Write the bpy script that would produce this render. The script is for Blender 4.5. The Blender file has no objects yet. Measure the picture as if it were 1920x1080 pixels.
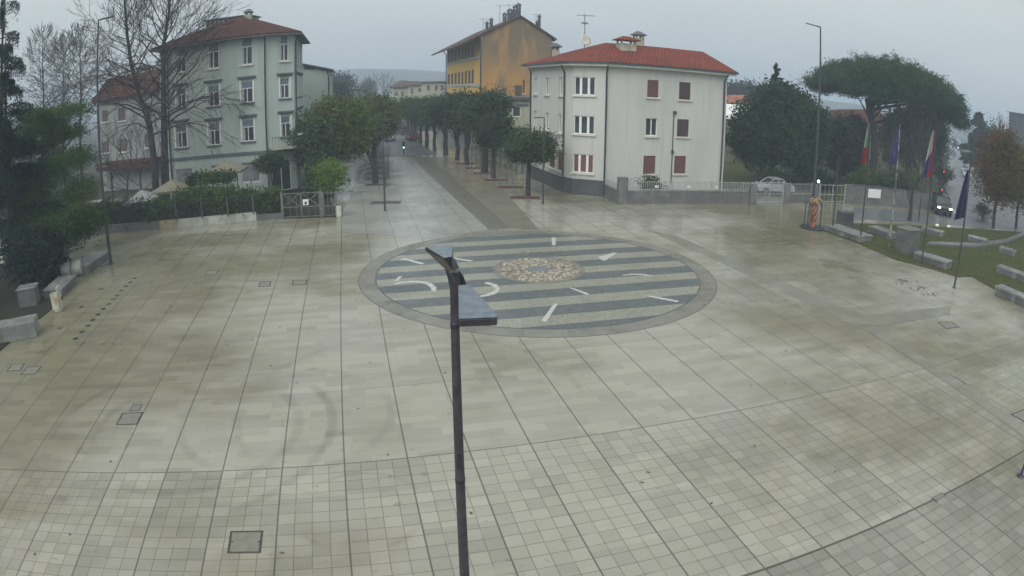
import bpy, bmesh, math, random
import numpy as np
from mathutils import Vector, Matrix
SC=bpy.context.scene; COL=SC.collection
# ---------------------------------------------------------------- camera (calibrated wide-angle lens)
H=9.0; F=1221.1455; C2=-0.0150752; C4=0.0976451; PITCH=0.3107072; ROLL=0.00666234; PSI=-0.2513979
t_=math.pi/2-PITCH
_Rx=np.array([[1,0,0],[0,math.cos(t_),-math.sin(t_)],[0,math.sin(t_),math.cos(t_)]])
_Rz=np.array([[math.cos(ROLL),-math.sin(ROLL),0],[math.sin(ROLL),math.cos(ROLL),0],[0,0,1]])
CM=_Rx@_Rz
def ray(px,py):
    x=px-960.; y=540.-py; r=math.hypot(x,y); rn=r/F; th=rn*(1+C2*rn**2+C4*rn**3); ph=math.atan2(y,x)
    return CM@np.array([math.cos(ph)*math.sin(th),math.sin(ph)*math.sin(th),-math.cos(th)])
def G(px,py,z=0.):           # surveyed ground point
    d=ray(px,py); k=(z-H)/d[2]; return (float(d[0]*k),float(d[1]*k))
def D(px,py,y):              # point seen at that bearing, at forward distance y
    d=ray(px,py); k=y/d[1]; return Vector((float(d[0]*k),y,float(H+d[2]*k)))
def Zat(px,py,p):            # height above ground point p
    d=ray(px,py); return float(H+d[2]/math.hypot(d[0],d[1])*math.hypot(p[0],p[1]))
UV_=Vector((math.cos(PSI),-math.sin(PSI),0)); VV=Vector((math.sin(PSI),math.cos(PSI),0))
def L2(u,v,z=0): return Vector((u*UV_.x+v*VV.x,u*UV_.y+v*VV.y,z))
# ---------------------------------------------------------------- tagging
def tag(o,label=None,cat=None,group=None,kind=None):
    if label: o['label']=label
    if cat: o['category']=cat
    if group: o['group']=group
    if kind: o['kind']=kind
    return o
def thing(name,label,cat,loc=(0,0,0),rz=0,group=None):
    o=bpy.data.objects.new(name,None); COL.objects.link(o); o.location=loc; o.rotation_euler=(0,0,rz)
    o.empty_display_size=.2
    return tag(o,label,cat,group)
def dup(root,loc,rz=0,label=None,scale=1,group=None):
    r=root.copy(); COL.objects.link(r); r.location=loc; r.rotation_euler=(0,0,rz); r.scale=(scale,)*3 if not hasattr(scale,'__len__') else scale
    if label: r['label']=label
    if group: r['group']=group
    for ch in list(root.children):
        c=ch.copy(); COL.objects.link(c); c.parent=r
        for g in list(ch.children):
            d=g.copy(); COL.objects.link(d); d.parent=c
    return r
# ---------------------------------------------------------------- mesh builder
class MB:
    def __init__(s): s.v=[]; s.f=[]; s.sm=[]
    def add(s,vs,fs,smooth=False):
        n=len(s.v); s.v+= [tuple(v) for v in vs]; s.f+=[tuple(i+n for i in f) for f in fs]; s.sm+=[smooth]*len(fs); return s
    def box(s,c,d,rz=0,bev=0):
        x,y,z=d[0]/2,d[1]/2,d[2]/2; ca,sa=math.cos(rz),math.sin(rz)
        vs=[]
        for sz in (-1,1):
            for sx,sy in ((-1,-1),(1,-1),(1,1),(-1,1)):
                k=(1-bev) if sz>0 and bev else 1
                a,b=sx*x*k,sy*y*k; vs.append((c[0]+a*ca-b*sa,c[1]+a*sa+b*ca,c[2]+sz*z))
        return s.add(vs,[(3,2,1,0),(4,5,6,7),(0,1,5,4),(1,2,6,5),(2,3,7,6),(3,0,4,7)])
    def prism(s,pts,z0,z1):
        n=len(pts); A=sum(pts[i][0]*pts[(i+1)%n][1]-pts[(i+1)%n][0]*pts[i][1] for i in range(n))
        if A<0: pts=pts[::-1]
        z0=z0 if hasattr(z0,'__len__') else [z0]*n; z1=z1 if hasattr(z1,'__len__') else [z1]*n
        vs=[(p[0],p[1],z0[i]) for i,p in enumerate(pts)]+[(p[0],p[1],z1[i]) for i,p in enumerate(pts)]
        return s.add(vs,[tuple(range(n))[::-1],tuple(range(n,2*n))]+[(i,(i+1)%n,n+(i+1)%n,n+i) for i in range(n)])
    def sheet(s,pts,z=0):
        n=len(pts); A=sum(pts[i][0]*pts[(i+1)%n][1]-pts[(i+1)%n][0]*pts[i][1] for i in range(n))
        if A<0: pts=pts[::-1]
        return s.add([(p[0],p[1],z) for p in pts],[tuple(range(n))])
    def tube(s,pts,rad,n=8,caps=True,smooth=True):
        pts=[Vector(p) for p in pts]; rad=[float(r_) for r_ in rad] if hasattr(rad,'__len__') else [float(rad)]*len(pts)
        vs=[]; 
        for i,p in enumerate(pts):
            t=(pts[min(i+1,len(pts)-1)]-pts[max(i-1,0)]).normalized()
            a=t.cross(Vector((0,0,1)) if abs(t.z)<.95 else Vector((1,0,0))).normalized(); b=t.cross(a)
            for k in range(n):
                an=2*math.pi*k/n; vs.append(p+rad[i]*(math.cos(an)*a+math.sin(an)*b))
        fs=[(i*n+k,i*n+(k+1)%n,(i+1)*n+(k+1)%n,(i+1)*n+k) for i in range(len(pts)-1) for k in range(n)]
        s.add(vs,fs,smooth)
        if caps:
            m=len(pts)-1; s.add(vs[:n],[tuple(range(n))]); s.add(vs[m*n:],[tuple(range(n))[::-1]])
        return s
    def lathe(s,prof,c=(0,0,0),n=20,smooth=True):
        vs=[];m=len(prof)
        for r,z in prof:
            for k in range(n):
                a=2*math.pi*k/n; vs.append((c[0]+r*math.cos(a),c[1]+r*math.sin(a),c[2]+z))
        fs=[(i*n+k,i*n+(k+1)%n,(i+1)*n+(k+1)%n,(i+1)*n+k) for i in range(m-1) for k in range(n)]
        s.add(vs,fs,smooth); s.add(vs[:n],[tuple(range(n))[::-1]]); s.add(vs[-n:],[tuple(range(n))]); return s
    def build(s,name,m,parent=None,bevel=0):
        me=bpy.data.meshes.new(name); me.from_pydata(s.v,[],s.f); me.materials.append(m)
        me.polygons.foreach_set('use_smooth',s.sm); me.update()
        bm=bmesh.new(); bm.from_mesh(me); bmesh.ops.recalc_face_normals(bm,faces=bm.faces) if len(bm.faces)<60000 else None
        if bevel:
            bmesh.ops.remove_doubles(bm,verts=bm.verts,dist=1e-5)
            bmesh.ops.bevel(bm,geom=bm.edges[:],offset=bevel,segments=1,affect='EDGES')
        bm.to_mesh(me); bm.free()
        o=bpy.data.objects.new(name,me); COL.objects.link(o)
        if parent: o.parent=parent
        return o
def quads(name,V,m,parent=None):   # V: (n,4,3) numpy quads
    n=len(V); me=bpy.data.meshes.new(name); me.vertices.add(4*n); me.vertices.foreach_set('co',np.ascontiguousarray(V,dtype=np.float32).ravel())
    me.loops.add(4*n); me.loops.foreach_set('vertex_index',np.arange(4*n,dtype=np.int32)); me.polygons.add(n)
    me.polygons.foreach_set('loop_start',np.arange(0,4*n,4,dtype=np.int32)); me.materials.append(m); me.update(calc_edges=True); me.validate()
    o=bpy.data.objects.new(name,me); COL.objects.link(o)
    if parent: o.parent=parent
    return o
# ---------------------------------------------------------------- materials
class N:
    def __init__(s,name):
        s.m=bpy.data.materials.new(name); s.m.use_nodes=True; s.t=s.m.node_tree; s.t.nodes.clear()
        s.out=s.n('ShaderNodeOutputMaterial'); s.b=s.n('ShaderNodeBsdfPrincipled'); s.l(s.b.outputs[0],s.out.inputs[0])
        s.pos=s.n('ShaderNodeNewGeometry').outputs['Position']
    def n(s,k): return s.t.nodes.new(k)
    def l(s,a,b): s.t.links.new(a,b)
    def set(s,inp,v):
        if isinstance(v,bpy.types.NodeSocket): s.l(v,inp)
        elif isinstance(v,(tuple,list)): inp.default_value=tuple(v)+((1,) if len(v)==3 and len(inp.default_value)==4 else ())
        else: inp.default_value=v
    def mt(s,op,a,b=0.,c=0.):
        x=s.n('ShaderNodeMath'); x.operation=op
        for i,q in enumerate((a,b,c)):
            s.set(x.inputs[i],q)
        return x.outputs[0]
    def noise(s,scale,det=3,rough=.55,vec=None,dist=0.,ramp=None):
        x=s.n('ShaderNodeTexNoise'); x.inputs['Scale'].default_value=scale; x.inputs['Detail'].default_value=det; x.inputs['Roughness'].default_value=rough; x.inputs['Distortion'].default_value=dist
        s.l(vec or s.pos,x.inputs['Vector']); o=x.outputs[0]
        return s.ss(o,*ramp) if ramp else o
    def ss(s,v,a,b):
        x=s.n('ShaderNodeMapRange'); x.interpolation_type='SMOOTHSTEP'; s.set(x.inputs[0],v); x.inputs[1].default_value=a; x.inputs[2].default_value=b; return x.outputs[0]
    def mix(s,f,a,b,mode='MIX'):
        x=s.n('ShaderNodeMix'); x.data_type='RGBA'; x.blend_type=mode; s.set(x.inputs[0],f); s.set(x.inputs[6],a); s.set(x.inputs[7],b); return x.outputs[2]
    def map(s,loc=(0,0,0),rot=(0,0,0),sc=(1,1,1),vec=None):
        x=s.n('ShaderNodeMapping'); x.inputs[1].default_value=loc; x.inputs[2].default_value=rot; x.inputs[3].default_value=sc; s.l(vec or s.pos,x.inputs[0]); return x.outputs[0]
    def xyz(s,vec=None):
        x=s.n('ShaderNodeSeparateXYZ'); s.l(vec or s.pos,x.inputs[0]); return x.outputs
    def bump(s,h,st=.3,d=.02):
        x=s.n('ShaderNodeBump'); x.inputs[0].default_value=st; x.inputs['Distance'].default_value=d; s.l(h,x.inputs['Height']); s.l(x.outputs[0],s.b.inputs['Normal'])
    def line(s,c,period,off,hw):
        a=s.mt('DIVIDE',s.mt('SUBTRACT',c,off),period); f=s.mt('FRACT',s.mt('ADD',a,.5)); d=s.mt('MULTIPLY',s.mt('ABSOLUTE',s.mt('SUBTRACT',f,.5)),period)
        return s.mt('SUBTRACT',1.,s.ss(d,hw*.5,hw*1.3))
    def col(s,c,r=.6,met=0.,spec=.5):
        s.set(s.b.inputs['Base Color'],c); s.set(s.b.inputs['Roughness'],r); s.set(s.b.inputs['Metallic'],met); s.b.inputs['Specular IOR Level'].default_value=spec; return s
def plain(name,c,r=.6,met=0.,var=.15,sc=3.,spec=.5,obj=False):
    n=N(name); k=n.noise(sc,4,.6); lo=tuple(x*(1-var) for x in c); hi=tuple(min(1,x*(1+var)) for x in c)
    col=n.mix(n.ss(k,.3,.7),lo,hi)
    n.col(col,r,met,spec); return n.m
def leafmat(name,c,var=.5,sc=.9,tint=None,rough=.6):
    n=N(name); k=n.noise(sc,3,.6); f=n.ss(k,.35,.65); k2=n.noise(sc*9,2)
    col=n.mix(f,tuple(x*(1-var) for x in c),tuple(x*(1+var) for x in c))
    if tint: col=n.mix(n.noise(sc*.6,2,ramp=(.5,.62)),col,tint)
    col=n.mix(n.ss(k2,.3,.8),col,tuple(x*1.3 for x in c)); oi=n.n('ShaderNodeObjectInfo')
    h=n.n('ShaderNodeHueSaturation'); n.l(n.mt('ADD',n.mt('MULTIPLY',oi.outputs['Random'],.5),.75),h.inputs['Value']); n.l(col,h.inputs['Color']); n.col(h.outputs[0],rough,spec=.1)
    # a little light passes through leaves
    tr=n.n('ShaderNodeBsdfTranslucent'); n.l(h.outputs[0],tr.inputs[0]); mx=n.n('ShaderNodeMixShader'); mx.inputs[0].default_value=.2
    n.l(n.b.outputs[0],mx.inputs[1]); n.l(tr.outputs[0],mx.inputs[2]); n.l(mx.outputs[0],n.out.inputs[0]); return n.m
def emit(name,c,st):
    n=N(name); e=n.n('ShaderNodeEmission'); e.inputs[0].default_value=c+(1,); e.inputs[1].default_value=st; n.l(e.outputs[0],n.out.inputs[0]); return n.m
def plaster(name,c,stain,amount=.5,edge=(.45,.75),sc=.25,tex=.06,zst=None):
    n=N(name); big=n.noise(sc,5,.65,vec=n.map(sc=(1,1,.35)),ramp=edge); fine=n.noise(14,3); drip=n.noise(1.6,3,.5,vec=n.map(sc=(1.5,1.5,.10)),ramp=(.47,.72))
    if zst: big=n.mt('MAXIMUM',big,n.mt('MULTIPLY',n.ss(n.xyz()[2],*zst),n.noise(.35,4,.6,vec=n.map(sc=(1,1,.3)),ramp=(.3,.55))))
    f=n.mt('MULTIPLY',n.mt('MAXIMUM',big,n.mt('MULTIPLY',drip,.6)),amount)
    col=n.mix(f,c,stain); col=n.mix(n.mt('MULTIPLY',n.ss(fine,.35,.7),.12),col,tuple(x*.8 for x in c)); n.col(col,.9,spec=.08); n.bump(fine,tex*4,.01); return n.m
def rooftile(name,c,c2,ang,scale=1.):
    n=N(name); m=n.map(rot=(0,0,ang)); o=n.xyz(m)
    w=n.mt('ABSOLUTE',n.mt('SINE',n.mt('MULTIPLY',o[0],math.pi/.30*scale))); rows=n.mt('FRACT',n.mt('MULTIPLY',o[1],1/.55*scale))
    k=n.noise(.5,5,.7,ramp=(.35,.7)); k2=n.noise(5,2,ramp=(.4,.7))
    col=n.mix(k,c,c2); col=n.mix(n.mt('MULTIPLY',k2,.5),col,tuple(x*.55 for x in c)); col=n.mix(n.mt('MULTIPLY',n.mt('SUBTRACT',1.,n.ss(w,.0,.45)),.35),col,tuple(x*.4 for x in c))
    n.col(col,.85,spec=.1); n.bump(n.mt('ADD',w,n.mt('MULTIPLY',rows,.4)),.8,.08); return n.m
def concrete(name,c,r=.35,sc=1.2):
    n=N(name); k=n.noise(sc,6,.65,ramp=(.35,.7)); k2=n.noise(sc*9,3); ms=n.noise(sc*1.7,5,.7,vec=n.map(loc=(5,2,1)),ramp=(.56,.7)); dr=n.noise(3,3,vec=n.map(sc=(1,1,.2)),ramp=(.5,.75))
    col=n.mix(k,tuple(x*.65 for x in c),c); col=n.mix(n.mt('MULTIPLY',dr,.5),col,tuple(x*.4 for x in c)); col=n.mix(n.mt('MULTIPLY',ms,.45),col,(.07,.085,.035)); n.col(col,r); n.bump(k2,.2,.01); return n.m

M={}
M['dark']=plain('dark_paint',(.035,.036,.045),.4,.3); M['pole']=plain('pole_paint',(.06,.065,.07),.4,.4); M['palepole']=plain('pale_pole_paint',(.38,.40,.41),.4,.3); M['patchy']=plain('weathered_pole_paint',(.20,.21,.215),.45,.2,var=.8,sc=2.2)
M['brownpole']=plain('lamp_bronze_paint',(.055,.048,.058),.35,.2,var=.25,sc=6)
M['panel']=plain('lamp_panel_paint',(.125,.16,.19),.35,.2,var=.25,sc=7)
M['steel']=plain('wet_steel',(.30,.31,.32),.3,.7); M['white']=plain('white_paint',(.72,.73,.7),.45,var=.06)
M['cream']=plain('cream_paint',(.55,.55,.47),.55,var=.1); M['gutter']=plain('dark_gutter',(.055,.065,.075),.4,.2); M['pipe']=plain('pipe_paint',(.06,.065,.07),.4,.3)
M['glass']=plain('window_glass',(.045,.055,.06),.08,0,var=.4,sc=.8); M['glass2']=plain('pale_glass',(.22,.24,.24),.12,var=.3,sc=1)  # glass2 is a paler glass tone
M['shade']=plain('roller_shade',(.13,.16,.19),.6,var=.12); M['redshut']=plain('red_brown_shutter',(.15,.065,.06),.6,var=.2,sc=8); M['plumshut']=plain('plum_shutter',(.075,.04,.05),.6,var=.2,sc=8)
M['browns']=plain('brown_shutter',(.11,.085,.075),.6,var=.2,sc=8); M['moulding']=plain('grey_stone_moulding',(.10,.12,.12),.7); M['curtain']=plain('curtain',(.35,.36,.33),.8)
M['lwall']=plaster('pale_green_plaster',(.41,.475,.43),(.26,.31,.275),.65); M['rwall']=plaster('white_plaster',(.51,.515,.485),(.35,.355,.33),.65)
M['creamwall']=plaster('cream_plaster',(.38,.38,.29),(.26,.26,.21),.5); M['greywall']=plaster('grey_plaster',(.25,.275,.265),(.2,.22,.22),.6); M['beigewall']=plaster('beige_plaster',(.22,.2,.14),(.14,.13,.1),.6)
M['orange']=plaster('ochre_plaster',(.50,.275,.085),(.17,.145,.105),.95,edge=(.40,.60),sc=.16,zst=(7.5,15.)); M['orange2']=plaster('yellow_ochre_plaster',(.60,.40,.12),(.45,.3,.12),.4)
M['plinth']=concrete('dark_stone_plinth',(.085,.09,.098),.4); M['wallstone']=concrete('garden_wall_stone',(.17,.17,.165),.5); M['stone']=concrete('bench_stone',(.25,.26,.25),.25); M['stone2']=concrete('rough_block_stone',(.15,.15,.15),.4)
M['palestone']=concrete('pale_kerb_stone',(.52,.54,.47),.4,.6); M['rust']=concrete('rust_stained_stone',(.40,.34,.22),.5,2.); M['chim']=concrete('chimney_render',(.47,.46,.38),.8)
M['rtile']=rooftile('red_roof_tiles',(.21,.055,.038),(.135,.045,.035),.25); M['ltile']=rooftile('worn_red_roof_tiles',(.105,.040,.032),(.06,.034,.03),.1); M['dtile']=rooftile('dark_roof_tiles',(.12,.075,.06),(.08,.06,.055),.25); M['otile']=rooftile('orange_roof_tiles',(.38,.16,.09),(.27,.1,.06),.5)
M['bark']=plain('grey_bark',(.075,.07,.062),.85,var=.4,sc=4); M['bark2']=plain('dark_bark',(.035,.032,.03),.85,var=.4,sc=4); M['twig']=plain('bare_twigs',(.05,.043,.04),.9)
M['bird']=plain('pale_bark',(.22,.22,.2),.8,var=.7,sc=5)
M['oak']=leafmat('holm_oak_leaves',(.042,.066,.030),.5); M['oakolive']=leafmat('olive_tinted_leaves',(.068,.10,.026),.5,tint=(.10,.085,.025)); M['bush']=leafmat('bright_bush_leaves',(.10,.17,.03),.5)
M['pineleaf']=leafmat('pine_needles',(.040,.085,.032),.5,.5); M['cedar']=leafmat('cedar_needles',(.018,.034,.028),.5); M['yew']=leafmat('yew_needles',(.036,.074,.022),.6,.6,tint=(.065,.095,.02))
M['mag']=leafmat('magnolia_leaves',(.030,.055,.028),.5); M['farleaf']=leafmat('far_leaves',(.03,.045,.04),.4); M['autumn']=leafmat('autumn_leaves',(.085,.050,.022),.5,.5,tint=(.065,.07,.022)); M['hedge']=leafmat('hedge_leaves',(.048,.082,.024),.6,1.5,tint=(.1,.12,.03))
M['lawnblade']=leafmat('grass_blades',(.06,.085,.02),.4); M['gatem']=plain('galvanised_gate',(.16,.165,.16),.5,.3,var=.3,sc=5); M['grey']=leafmat('grey_shrub_leaves',(.05,.065,.055),.4)
# ---------------------------------------------------------------- vegetation generators
def rng(s): return np.random.default_rng(s)
def leafquads(C,size,R,flat=0.,droop=0.,aspect=.5):
    n=len(C); a=R.normal(size=(n,3)); a/=np.linalg.norm(a,axis=1)[:,None]
    b=R.normal(size=(n,3)); 
    if flat: a[:,2]*=1-flat; b[:,2]*=1-flat
    if droop: a[:,2]-=droop
    a/=np.linalg.norm(a,axis=1)[:,None]
    b-=np.sum(a*b,1)[:,None]*a; b/=np.linalg.norm(b,axis=1)[:,None]+1e-9
    s=size*R.uniform(.6,1.4,(n,1)); a=a*s; b=b*s*aspect
    return np.stack([C-a*.1,C+a*.45-b,C+a,C+a*.45+b],1)
def clumped(blobs,nclump,per,csize,R,shell=.75,lump=.18,flatbottom=None):
    vol=np.array([(b[3]*b[4]*b[5])**.7 for b in blobs]); vol/=vol.sum(); out=[]; tips=[]
    for b,w in zip(blobs,vol):
        k=max(3,int(nclump*w)); d=R.normal(size=(k,3)); d/=np.linalg.norm(d,axis=1)[:,None]
        r=1-(1-shell)*R.uniform(0,1,(k,1))**.7*1.6; r=np.clip(r,.25,1); r*=1+R.normal(size=(k,1))*lump
        c=np.array(b[:3])+d*r*np.array(b[3:6]); 
        if flatbottom is not None: c[:,2]=np.maximum(c[:,2],b[2]-b[5]*flatbottom+R.uniform(0,.3,k))
        cs=csize*R.uniform(.6,1.5,(k,1)); 
        q=np.repeat(c,per,0)+R.normal(size=(k*per,3))*np.repeat(cs,per,0)*np.array([1,1,.7])
        out.append(q); tips.append(c)
    return np.concatenate(out),np.concatenate(tips)
def branch_tubes(mb,segs,n=5):
    for p0,p1,r0,r1 in segs:
        t=(p1-p0); 
        if t.length<1e-5: continue
        t.normalize(); a=t.cross(Vector((0,0,1)) if abs(t.z)<.95 else Vector((1,0,0))).normalized(); b=t.cross(a)
        k=n if r0>.04 else 3; i=len(mb.v)
        for p,r in ((p0,r0),(p1,r1)):
            for j in range(k):
                an=2*math.pi*j/k; q=p+r*(math.cos(an)*a+math.sin(an)*b); mb.v.append((q.x,q.y,q.z))
        for j in range(k): mb.f.append((i+j,i+(j+1)%k,i+k+(j+1)%k,i+k+j)); mb.sm.append(True)
def grow(segs,p,d,length,r,depth,R,up=.15,split=(2,3),wig=.18,ang=.5,minr=.008,shrink=.74,side=1):
    if depth==0: return
    r=max(r,minr)
    n=4 if depth>2 else 3; l=length/n; q=p.copy(); dd=d.copy(); rr=r
    for i in range(n):
        dd=(dd+Vector((R.gauss(0,wig),R.gauss(0,wig),R.gauss(0,wig)+up*.5))).normalized(); q2=q+dd*l; r2=max(rr*.9,minr*.8)
        segs.append((q,q2,rr,r2)); q=q2; rr=r2
        if side and i>0 and depth>1 and R.random()<.75:
            sd=(dd+Vector((R.gauss(0,1),R.gauss(0,1),R.gauss(0,.5))).normalized()*R.uniform(.7,1.2)).normalized()
            grow(segs,q,sd,length*R.uniform(.4,.65),rr*.5,depth-1 if depth<4 else depth-2,R,up,split,wig,ang,minr,shrink,side)
    k=R.randint(*split)
    for i in range(k):
        dv=Vector((R.gauss(0,1),R.gauss(0,1),R.gauss(0,.6))).normalized()
        nd=(dd+dv*ang*R.uniform(.7,1.3)).normalized()
        grow(segs,q,nd,length*shrink*R.uniform(.75,1.15),rr*.72,depth-1,R,up,split,wig,ang,minr,shrink,side)
def bare_tree(name,label,h,r,seed,loc,trunk_h=.3,depth=5,m='bark',cat='tree',group=None,up=.15,ang=.5,stems=1,lean=(0,0),spread=1.,minr=.008,shrink=.74,len0=None,split=(2,3)):
    R=random.Random(seed); t=thing(name,label,cat,loc,0,group)
    tr=MB(); cr=MB(); 
    for s in range(stems):
        base=Vector((R.uniform(-.3,.3),R.uniform(-.3,.3),0))*(stems>1); d=Vector((lean[0]+(R.gauss(0,.12) if stems>1 else 0),lean[1],1)).normalized()
        pts=[base]; rad=[r*1.25]; n=6
        for i in range(n):
            d=(d+Vector((R.gauss(0,.035),R.gauss(0,.035),.02))).normalized(); pts.append(pts[-1]+d*h*trunk_h/n); rad.append(r*(1-.3*(i+1)/n))
        tr.tube(pts,rad,8); segs=[]
        L=len0 or h*(1-trunk_h)*.36
        for i in range(R.randint(2,3)):
            dv=Vector((R.gauss(0,1)*spread,R.gauss(0,1)*spread,.2)); nd=(d+dv.normalized()*ang*.8).normalized(); grow(segs,pts[-1],nd,L,rad[-1]*.75,depth,R,up,split,.12,ang,minr,shrink)
        for i in range(3,n):
            a=R.uniform(0,6.28); nd=Vector((math.cos(a)*spread,math.sin(a)*spread,.5)).normalized(); grow(segs,pts[i],nd,L*.8,rad[i]*.4,depth-1,R,up,split,.15,ang,minr,shrink)
        branch_tubes(cr,segs)
    tr.build('trunk',M[m],t); cr.build('crown',M['twig'],t); return t
def leafy_tree(name,label,loc,blobs,trunk,m,seed,nclump=500,per=30,csize=.35,leaf=.16,cat='tree',group=None,bark='bark2',tr_r=.2,shell=.7,lump=.16,limbs=7,flat=0.,flatbottom=None,split_at=.7,aspect=.5,droop=0.,n_show=1):
    R=rng(seed); rr=random.Random(seed); t=thing(name,label,cat,loc,0,group)
    C,tips=clumped(blobs,nclump,per,csize,R,shell,lump,flatbottom)
    quads('crown',leafquads(C,leaf,R,flat,droop,aspect),M[m],t)
    mb=MB(); pts=[Vector(p) for p in trunk]; mb.tube(pts,[tr_r*(1.25-.5*i/max(1,len(pts)-1)) for i in range(len(pts))],8)
    for k in range(limbs):
        tip=Vector(tips[rr.randrange(len(tips))]); i=min(len(pts)-1,max(1,int(len(pts)*split_at))); a=pts[i].lerp(pts[-1],rr.random()); mid=a.lerp(tip,.5)+Vector((0,0,rr.uniform(.1,.6)))
        mb.tube([a,a.lerp(mid,.5)+Vector((rr.gauss(0,.1),rr.gauss(0,.1),0)),mid,tip],[tr_r*.5,tr_r*.38,tr_r*.25,tr_r*.08],5,False)
    mb.build('trunk',M[bark],t); return t
def leader_tree(name,label,loc,pts,r,seed,nbr=46,L=5.5,depth=3,f0=.22,group=None,m='bark2',minr=.012,up=.35,twig=1.):
    R=random.Random(seed); t=thing(name,label,'tree',loc,0,group); P=[Vector(p)-Vector(loc) for p in pts]; n=len(P); Q=[]
    for i in range(n-1):
        for k in range(6): Q.append(P[i].lerp(P[i+1],k/6))
    Q.append(P[-1]); m_=len(Q); rad=[max(.03,r*(1.15-1.1*(i/(m_-1))**.9)) for i in range(m_)]; tr=MB(); tr.tube(Q,rad,9); segs=[]
    for i in range(nbr):
        f=f0+(1-f0)*(i+R.random())/nbr; j=f*(m_-1); a=Q[int(j)].lerp(Q[min(m_-1,int(j)+1)],j-int(j)); an=i*2.39+R.uniform(-.4,.4)
        l=L*(1-f)**.55*R.uniform(.65,1.15)*(.55+.45*min(1,(f-f0)/.15+.4))+.5; d=Vector((math.cos(an),math.sin(an),R.uniform(.2,.75)+.5*f)).normalized()
        grow(segs,a,d,l*.5,min(.11,max(.03,rad[int(j)]*.34)),depth,R,up*min(1,(f-.42)*2.6),(2,3),.13,.42,minr,.72)
    c=MB(); branch_tubes(c,segs); c.build('crown',M['twig'],t); tr.build('trunk',M[m],t); return t
def conifer(name,label,loc,h,rad,seed,m='cedar',layers=9,z0=.15,droop=.5,n=26000,leaf=.3,prof=.8,group=None,irregular=.35,tr_r=.35,dens=7,asp=.28,flat=.3,hang=.3,spread=.16):
    R=rng(seed); t=thing(name,label,'tree',loc,0,group); mb=MB(); mb.tube([(0,0,0),(.1,0,h*.5),(0,0,h*.98)],[tr_r,tr_r*.7,.05],8)
    pts=[]; nb=int(layers*dens)
    for i in range(nb):
        f=(i+R.uniform(0,.6))/nb; z=h*(z0+(1-z0)*f*.97); a=R.uniform(0,6.283); L=rad*((1-f)**prof)*R.uniform(1-irregular,1+irregular*.5)+.25
        d=np.array([math.cos(a),math.sin(a),0]); k=12; s=np.linspace(0,1,k); zz=z+L*.18*np.sin(s*2.2)-droop*L*.3*s**2
        P=np.stack([d[0]*L*s,d[1]*L*s,zz],1); mb.tube([tuple(p) for p in P[::3]],[max(.02,.09*(1-q)*(1-f)+.015) for q in s[::3]],4,False)
        w=int(n/nb*(.3+1.4*(1-f)**.5)); u=R.uniform(.12,1,w)**.8; side=np.array([-d[1],d[0],0])
        c=np.stack([np.interp(u,s,P[:,j]) for j in range(3)],1)+side*(R.normal(size=(w,1))*L*spread*(1.15-u[:,None]))+np.array([0,0,1])*(R.normal(size=(w,1))*.05-abs(R.normal(size=(w,1)))*hang*droop)
        pts.append(c)
    C=np.concatenate(pts); quads('crown',leafquads(C,leaf,R,flat,.35*droop,asp),M[m],t); mb.build('trunk',M['bark2'],t); return t
def shrub(name,label,loc,r,h,m,seed,n=5000,leaf=.13,cat='shrub',group=None,blobs=None,csize=.22,aspect=.5):
    R=rng(seed); t=thing(name,label,cat,loc,0,group); blobs=blobs or [(0,0,h*.5,r,r,h*.52)]+[(R.uniform(-.5,.5)*r,R.uniform(-.5,.5)*r,h*.6,r*.6,r*.6,h*.4) for _ in range(3)]
    C,tips=clumped(blobs,n//25,25,csize,R,.6,.2); C[:,2]=np.maximum(C[:,2],.03); quads('foliage',leafquads(C,leaf,R,0,0,aspect),M[m],t)
    mb=MB(); 
    for k in range(5): 
        tip=Vector(tips[k*7%len(tips)]); mb.tube([(tip.x*.15,tip.y*.15,0),(tip.x*.5,tip.y*.5,tip.z*.5),tuple(tip)],[.05,.035,.015],5,False)
    mb.build('stem',M['bark2'],t); return t
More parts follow.
